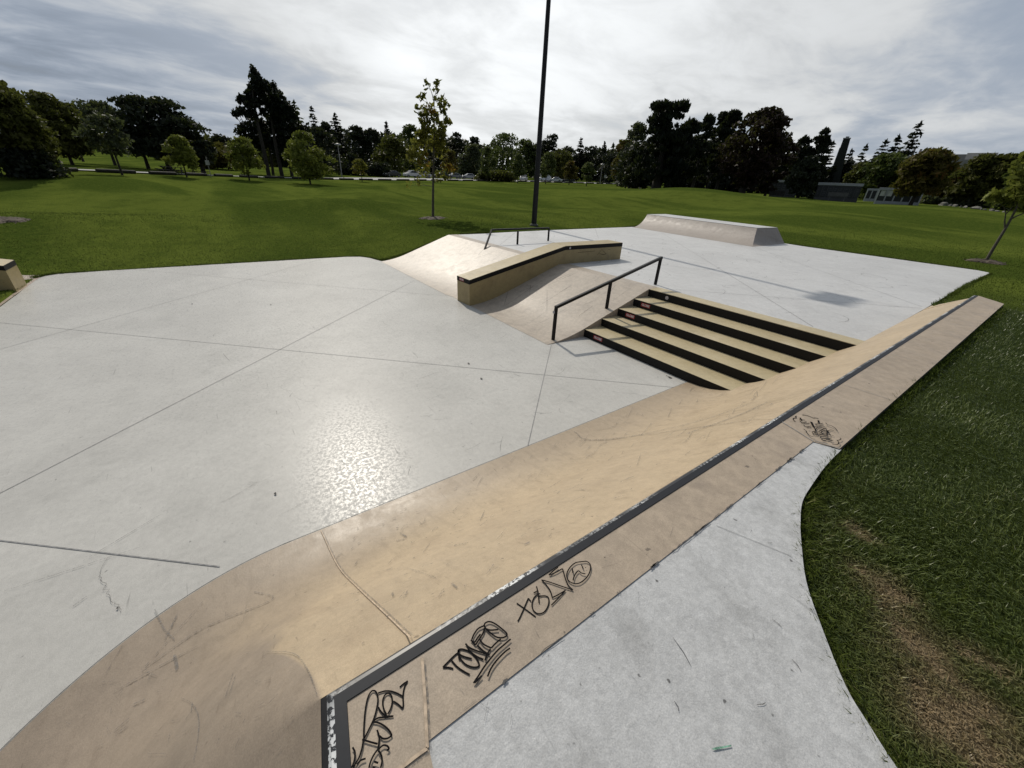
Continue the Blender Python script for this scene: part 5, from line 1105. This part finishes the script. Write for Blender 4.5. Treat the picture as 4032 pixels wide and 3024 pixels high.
def car(name, label, px, d, col, kind, turn, py=703):
    p = atd(px, py, d); z = tz(p[0], p[1])+.10; v = math.atan2(p[1], p[0])+math.pi/2
    e = tag(empty(name, (p[0], p[1], z), v+turn), label, 'car', 'cars in the car park beyond the lawn')
    if kind == 'van': prof = [(-2.35, .35), (-2.35, 1.05), (-2.3, 2.0), (-2.1, 2.1), (1.2, 2.1), (1.75, 1.25), (2.35, 1.05), (2.4, .35)]; win = [(.35, 1.3), (.35, 1.9), (1.15, 1.95), (1.6, 1.32)]
    elif kind == 'suv': prof = [(-2.2, .35), (-2.25, .95), (-2.05, 1.05), (-1.75, 1.62), (.35, 1.68), (1.05, 1.1), (2.05, .95), (2.2, .35)]; win = [(-1.85, 1.1), (-1.6, 1.55), (.3, 1.6), (.85, 1.12)]
    else: prof = [(-2.2, .32), (-2.25, .85), (-1.6, .98), (-.95, 1.42), (.25, 1.44), (1.0, .95), (2.05, .80), (2.2, .32)]; win = [(-1.4, .98), (-.85, 1.36), (.2, 1.38), (.85, .98)]
    mb = MB(); n = len(prof); sh = [(.86 if 1 < i < n-2 and prof[i][1] > 1.2 else 1.0)*.88 for i in range(n)]
    vs = [(x, -w_, zz) for (x, zz), w_ in zip(prof, sh)]+[(x, w_, zz) for (x, zz), w_ in zip(prof, sh)]
    mb.add(vs, [tuple(range(n)), tuple(range(2*n-1, n-1, -1))]+[(i, n+i, n+(i+1) % n, (i+1) % n) for i in range(n)])
    mb.build('body', plain(name+'_paint', col, .25, .1, .02), e, .06, 2, fixn=True)
    mb = MB()
    for sy in (-1, 1): mb.add([(x, sy*(.885 if zz < 1.2 else .80), zz) for x, zz in win], [(0, 1, 2, 3)])
    (x0, z0), (x1, z1) = prof[-4] if kind != 'van' else prof[-4], prof[-3]
    mb.add([(x0+.02, -.70, z0+.0), (x1+.02, -.78, z1+.04), (x1+.02, .78, z1+.04), (x0+.02, .70, z0)], [(0, 1, 2, 3)]); mb.build('window', M_GLASS, e)
    for sx in (-1.4, 1.4):
        for sy in (-.80, .80):
            mb = MB(); mb.tube([(sx, sy-.1, .33), (sx, sy+.1, .33)], .33, 14); wh = mb.build('wheel', M_TYRE, e)
            mb = MB(); mb.tube([(sx, sy-.11, .33), (sx, sy+.11, .33)], .19, 10); mb.build('rim', M_RIM, wh)
    for sy in (-.6, .6): mb = MB(); mb.box((2.12, sy-.16, .62), (2.21, sy+.16, .78)); mb.build('headlight', M_LITE, e)
for a in (('parked_car', 'white hatchback parked left of the sapling', 1622, 118, (.72, .72, .72), 'suv', .5), ('parked_car', 'white saloon parked half behind the sapling', 1665, 120, (.68, .69, .70), 'sedan', .4), ('parked_car', 'black saloon parked right of the sapling trunk', 1738, 124, (.03, .03, .032), 'sedan', .4),
          ('parked_car', 'grey saloon parked under the rust tinted tree', 1788, 126, (.25, .26, .27), 'sedan', .5), ('parked_car', 'silver saloon parked left of the slim young tree', 1845, 128, (.45, .46, .48), 'sedan', .3), ('parked_car', 'dark grey hatchback beside the slim young tree', 1896, 128, (.16, .17, .18), 'suv', .9),
          ('parked_van', 'white van parked right of the light pole', 2140, 138, (.72, .72, .72), 'van', .7), ('parked_car', 'white saloon parked in front of the young trees right of the pole', 2185, 138, (.72, .73, .74), 'sedan', .15), ('parked_car', 'dark car parked behind the orange tinted young tree', 2236, 142, (.05, .05, .055), 'sedan', .4),
          ('parked_car', 'white car glinting left of the light pole', 2062, 134, (.6, .6, .6), 'suv', 1.4), ('parked_car', 'dark car at the hedge left of the white hatchback', 1545, 116, (.06, .06, .065), 'sedan', .6), ('parked_car', 'silver car at the far left edge behind the shrub', -5, 66, (.5, .5, .52), 'sedan', .2, 668)):
    car(*a)
# ---- street lamps
M_LAMP = plain('lamp_grey', (.34, .33, .31), .5, .3, .08)
for px, py, top, d, lb in ((1347, 698, 564, 100, 'left street lamp, standing at the clipped hedge'), (2054, 712, 612, 128, 'street lamp behind the shorter slim young tree'), (2363, 720, 644, 150, 'street lamp at the right end of the car park')):
    p = atd(px, py, d); z = tz(p[0], p[1]); H = height_at(p[0], p[1], top)-z
    e = tag(empty('street_lamp', (p[0], p[1], z)), lb, 'street lamp', 'grey mushroom topped street lamps'); mb = MB(); mb.tube([(0, 0, -.2), (0, 0, H-.3)], [.11, .08], 8); mb.build('pole', M_LAMP, e)
    mb = MB(); mb.tube([(0, 0, H-.32), (0, 0, H-.12), (0, 0, H)], [.62, .55, .12], 16); mb.build('lamp_head', M_LAMP, e)
    mb = MB(); mb.tube([(0, 0, H-.52), (0, 0, H-.33)], [.14, .20], 10); mb.build('lens', M_LITE, e)
# ---- signs
def sign(px, py, d, top, lb, wd, ht, col, off):
    p = atd(px, py, d); z = tz(p[0], p[1]); H = height_at(p[0], p[1], top)-z; v = math.atan2(p[1], p[0])+math.pi/2
    e = tag(empty('road_sign', (p[0], p[1], z), v), lb, 'sign'); mb = MB(); mb.tube([(0, 0, -.2), (0, 0, H)], .035, 6); mb.build('post', M_LAMP, e)
    mb = MB(); mb.box((-wd/2, .04, H-off-ht), (wd/2, .06, H-off)); mb.build('panel', plain('sign_face', col, .5), e, .006)
sign(831, 694, 66, 616, 'small white sign on a post before the dark pines', .42, .50, (.42, .42, .42), .42); sign(2380, 722, 148, 688, 'small grey sign on a post near the right street lamp', .7, .8, (.4, .4, .4), .1)
# ---- benches and picnic tables
M_WOOD = plain('dark_wood', (.03, .026, .022), .8, 0, .3, 6)
def bench(name, px, py, d, lb, turn=0.0, cat='bench', mat_=None):
    p = atd(px, py, d); e = tag(empty(name, (p[0], p[1], tz(p[0], p[1])), math.atan2(p[1], p[0])+math.pi/2+turn), lb, cat); mt = mat_ or M_WOOD
    mb = MB(); mb.box((-.9, -.22, .42), (.9, .22, .47)); mb.build('seat', mt, e); mb = MB(); mb.box((-.9, .22, .50), (.9, .27, .88)); mb.build('backrest', mt, e)
    for x in (-.7, .7): mb = MB(); mb.box((x-.04, -.2, -.1), (x+.04, .22, .42)); mb.box((x-.04, .22, -.1), (x+.04, .28, .60)); mb.build('leg', mt, e)
bench('bench', 2762, 766, 70, 'dark bench beside the narrow dark tree'); bench('bench', 3292, 787, 60, 'grey bench in front of the long memorial wall', mat_=plain('bench_grey', (.10, .095, .09), .7)); bench('bench', 3055, 772, 66, 'dark bench left of the squat evergreen')
def picnic(px, py, d, lb, turn):
    p = atd(px, py, d); e = tag(empty('picnic_table', (p[0], p[1], tz(p[0], p[1])), turn), lb, 'picnic table'); mb = MB(); mb.box((-.9, -.38, .70), (.9, .38, .75)); mb.build('tabletop', M_WOOD, e)
    for y in (-.72, .72): mb = MB(); mb.box((-.9, y-.14, .42), (.9, y+.14, .46)); mb.build('seat', M_WOOD, e)
    for x in (-.65, .65): mb = MB(); mb.tube([(x, -.6, -.05), (x, .25, .70)], .05, 5); mb.tube([(x, .6, -.05), (x, -.25, .70)], .05, 5); mb.box((x-.03, -.8, .37), (x+.03, .8, .42)); mb.build('leg', M_WOOD, e)
for i, (px, py, d, lb) in enumerate(((650, 680, 68, 'picnic table farthest left under the broad pine'), (672, 680, 66, 'middle picnic table under the broad pine'), (692, 682, 67, 'picnic table right beside the first young tree'), (785, 684, 70, 'picnic table by the road sign'))): picnic(px, py, d, lb, i*.7)

# ================================================================== MEMORIAL WALLS, TOWER, BUILDING
M_WCAP = plain('pale_stone_cap', (.36, .37, .39), .6, 0, .08, 2); M_WALL = plain('grey_wall_stone', (.065, .065, .07), .6, 0, .12, 2); M_PANEL = plain('dark_panel', (.018, .019, .023), .35, 0, .2, 1.5); M_WPOST = plain('white_post', (.55, .55, .53), .6)
def memorial(label, pa, pb, d, topa, npan, cap=.28, posts=False, notes=()):
    a = atd(*pa, d); b = atd(*pb, d*1.0); a[2] = tz(a[0], a[1]); b[2] = tz(b[0], b[1]); L = np.linalg.norm((b-a)[:2]); H = height_at(a[0], a[1], topa)-a[2]; ang = math.atan2(b[1]-a[1], b[0]-a[0])
    e = tag(empty('memorial_wall', (a[0], a[1], min(a[2], b[2])), ang), label, 'memorial wall'); H += a[2]-min(a[2], b[2])
    mb = MB(); mb.box((0, 0, -.3), (L, .35, H-cap)); mb.build('wall', M_WALL, e); mb = MB(); mb.box((-.08, -.12, H-cap), (L+.08, .47, H)); mb.build('cap', M_WCAP, e, .01)
    mb = MB(); mb.box((-.02, -.10, -.3), (L+.02, -.001, .34)); mb.build('plinth', M_WCAP if posts else M_WALL, e)
    for i in range(npan):
        x0, x1 = L*(i+.06)/npan, L*(i+.94)/npan; mb = MB(); mb.box((x0, -.03, .42), (x1, -.004, H-cap-.10)); pn = mb.build('panel', M_PANEL, e)
        if not posts:
            mb = MB()
            for r_ in range(5):
                z0 = .55+(H-cap-.75)*r_/5; mb.box((x0+.08, -.036, z0), (x1-.08-.25*RNG.random(), -.0305, z0+(H-cap-.75)/5*.55))
            mb.build('plaque', plain('plaque_grey', (.05, .052, .06), .5), pn)
    if posts:
        for i in range(0, npan+1): mb = MB(); mb.box((L*i/npan-.06, -.16, -.2), (L*i/npan+.06, -.035, H-cap+.02)); mb.build('post', M_WPOST if i == 0 else M_WCAP, e)
        for i, w_ in notes: mb = MB(); x0 = L*(i+.25)/npan; mb.box((x0, -.045, H*.50), (x0+w_, -.032, H*.50+.55)); mb.build('notice', M_WPOST, e)
    return e
memorial('long dark memorial wall with eight plaque panels and a grey cap', (3205, 779), (3372, 793), 66, 718, 8)
memorial('dark memorial wall mostly hidden behind the squat evergreen', (3030, 764), (3130, 774), 78, 708, 5)
memorial('memorial wall with white end post and notices beside the orange tree', (3443, 797), (3612, 808), 63, 738, 5, .26, True, ((0, .55), (0.55, .6)))
memorial('short memorial wall seen through the gap between the other walls', (3400, 790), (3440, 792), 74, 742, 2, .22, True)
p0, p1 = atd(3238, 770, 118), atd(3300, 772, 118); zt = height_at(p0[0], p0[1], 546); zg = tz(p0[0], p0[1])
M_TOW = plain('dark_brick', (.013, .016, .011), .85, 0, .25, 1.2)
tw_ = tag(empty('brick_tower', (p0[0], p0[1], zg), math.atan2((p1-p0)[1], (p1-p0)[0])), 'tall dark brick slab tower rising behind the memorial walls', 'tower'); h = zt-zg; mb = MB()
wdt = 4.0; prs = [(0, 0), (5.6, 0), (3.7, h*.62), (3.0, h)]
mb.add([(0, 0, -.5), (2.7, 0, -.5), (1.6, 0, h*.6), (1.2, 0, h), (0, 0, h), (0, .5, -.5), (2.7, .5, -.5), (1.6, .5, h*.6), (1.2, .5, h), (0, .5, h)], [(0, 1, 2, 3, 4), (9, 8, 7, 6, 5), (0, 5, 6, 1), (1, 6, 7, 2), (2, 7, 8, 3), (3, 8, 9, 4), (4, 9, 5, 0)]); mb.build('shaft', M_TOW, tw_)
mb = MB(); mb.box((-.06, -.06, h), (1.26, .56, h+.15)); mb.box((.3, .1, h+.15), (.9, .4, h+.4)); mb.build('cap', M_LAMP, tw_)
mb = MB(); mb.box((-.10, -.02, 2), (-.001, .35, h*.85)); mb.build('edge_strip', M_WCAP, tw_)
# far concrete building
q0 = atd(3790, 700, 190); q0[2] = tz(q0[0], q0[1]); av_ = math.atan2(q0[1], q0[0])+math.pi/2
bd = tag(empty('concrete_building', tuple(q0), av_), 'pale grey concrete block building rising behind the right trees', 'building')
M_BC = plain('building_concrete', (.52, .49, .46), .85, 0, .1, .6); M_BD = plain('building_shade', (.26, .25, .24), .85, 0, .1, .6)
hb = lambda py: height_at(q0[0], q0[1], py)-q0[2]
mpp = 190/F*1.02
def blk(name, x0, x1, y0, y1, mt, z0=0.0, pr=None):
    mb = MB(); mb.box((x0, y0, z0), (x1, y1, hb(pr))); return mb.build(name, mt, bd)
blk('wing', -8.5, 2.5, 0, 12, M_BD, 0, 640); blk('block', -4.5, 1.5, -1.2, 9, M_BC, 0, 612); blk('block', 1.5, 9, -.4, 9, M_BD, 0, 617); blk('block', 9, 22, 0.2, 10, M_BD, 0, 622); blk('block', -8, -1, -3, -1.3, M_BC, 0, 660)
mb = MB()
for i, x in enumerate((12, 13.5, 15.2, 17, 18.2)): mb.tube([(x, 3, hb(622)), (x, 3, hb(622)+2.2+.6*(i % 2))], .3, 8)
mb.build('vent', M_BD, bd)
mb = MB()
for z_ in np.linspace(2, hb(612)-1, 9): mb.box((-4.4, -1.23, z_), (1.4, -1.201, z_+.12))
mb.build('window', plain('building_band', (.20, .19, .185), .8), bd)
mb = MB(); mb.box((3.2, -.44, hb(617)-4.6), (4.2, -.401, hb(617)-.8)); mb.build('window', plain('pale_strip', (.36, .35, .34), .8), bd)
# ---- rocks and low shrubs along the right border
M_ROCK = plain('pale_rock', (.17, .165, .15), .9, 0, .25, 3)
for i in range(13):
    px = 3690+i*21+RNG.random()*14; py = 803+i*2.4; p = atd(px, py, 68-i*.6); mb = MB(); r_ = .12+.22*RNG.random()**2
    bmx = bmesh.new(); bmesh.ops.create_icosphere(bmx, subdivisions=2, radius=1); vs = [np.array(v.co) for v in bmx.verts]; fs = [tuple(v.index for v in f.verts) for f in bmx.faces]; bmx.free()
    ph = RNG.random(3)*6; vs = [v*(1+.18*math.sin(3*v[0]+ph[0])+.15*math.sin(4*v[1]+ph[1])+.1*math.sin(5*v[2]+ph[2]))*np.array([1.3, .9, .75])*r_ for v in vs]
    mb.add(vs, fs, 0, False); o = mb.build('rock', M_ROCK); o.location = (p[0], p[1], tz(p[0], p[1])+r_*.3); o.rotation_euler = (0, 0, RNG.random()*6); tag(o, 'pale boulder in the row edging the right shrub border', 'rock', 'boulders along the shrub border')
for i, (px, py, top, wpx, lb) in enumerate(((3650, 800, 770, 60, 'low grey green shrub at the right end of the memorial wall'), (3720, 806, 775, 60, 'low shrub behind the first boulders'), (3790, 812, 780, 70, 'low shrub in the middle of the boulder row'), (3860, 818, 785, 70, 'low shrub near the right end of the boulder row'), (3200, 772, 752, 50, 'low pale shrub at the left end of the long memorial wall'))):
    T('shrub', lb, 'grey', px, py, 69, top, wpx, hidden=True, kindlab='shrub', K=20, N=900, ls=.2, zb=0, rc=.22, shape='dome', limbs=2)
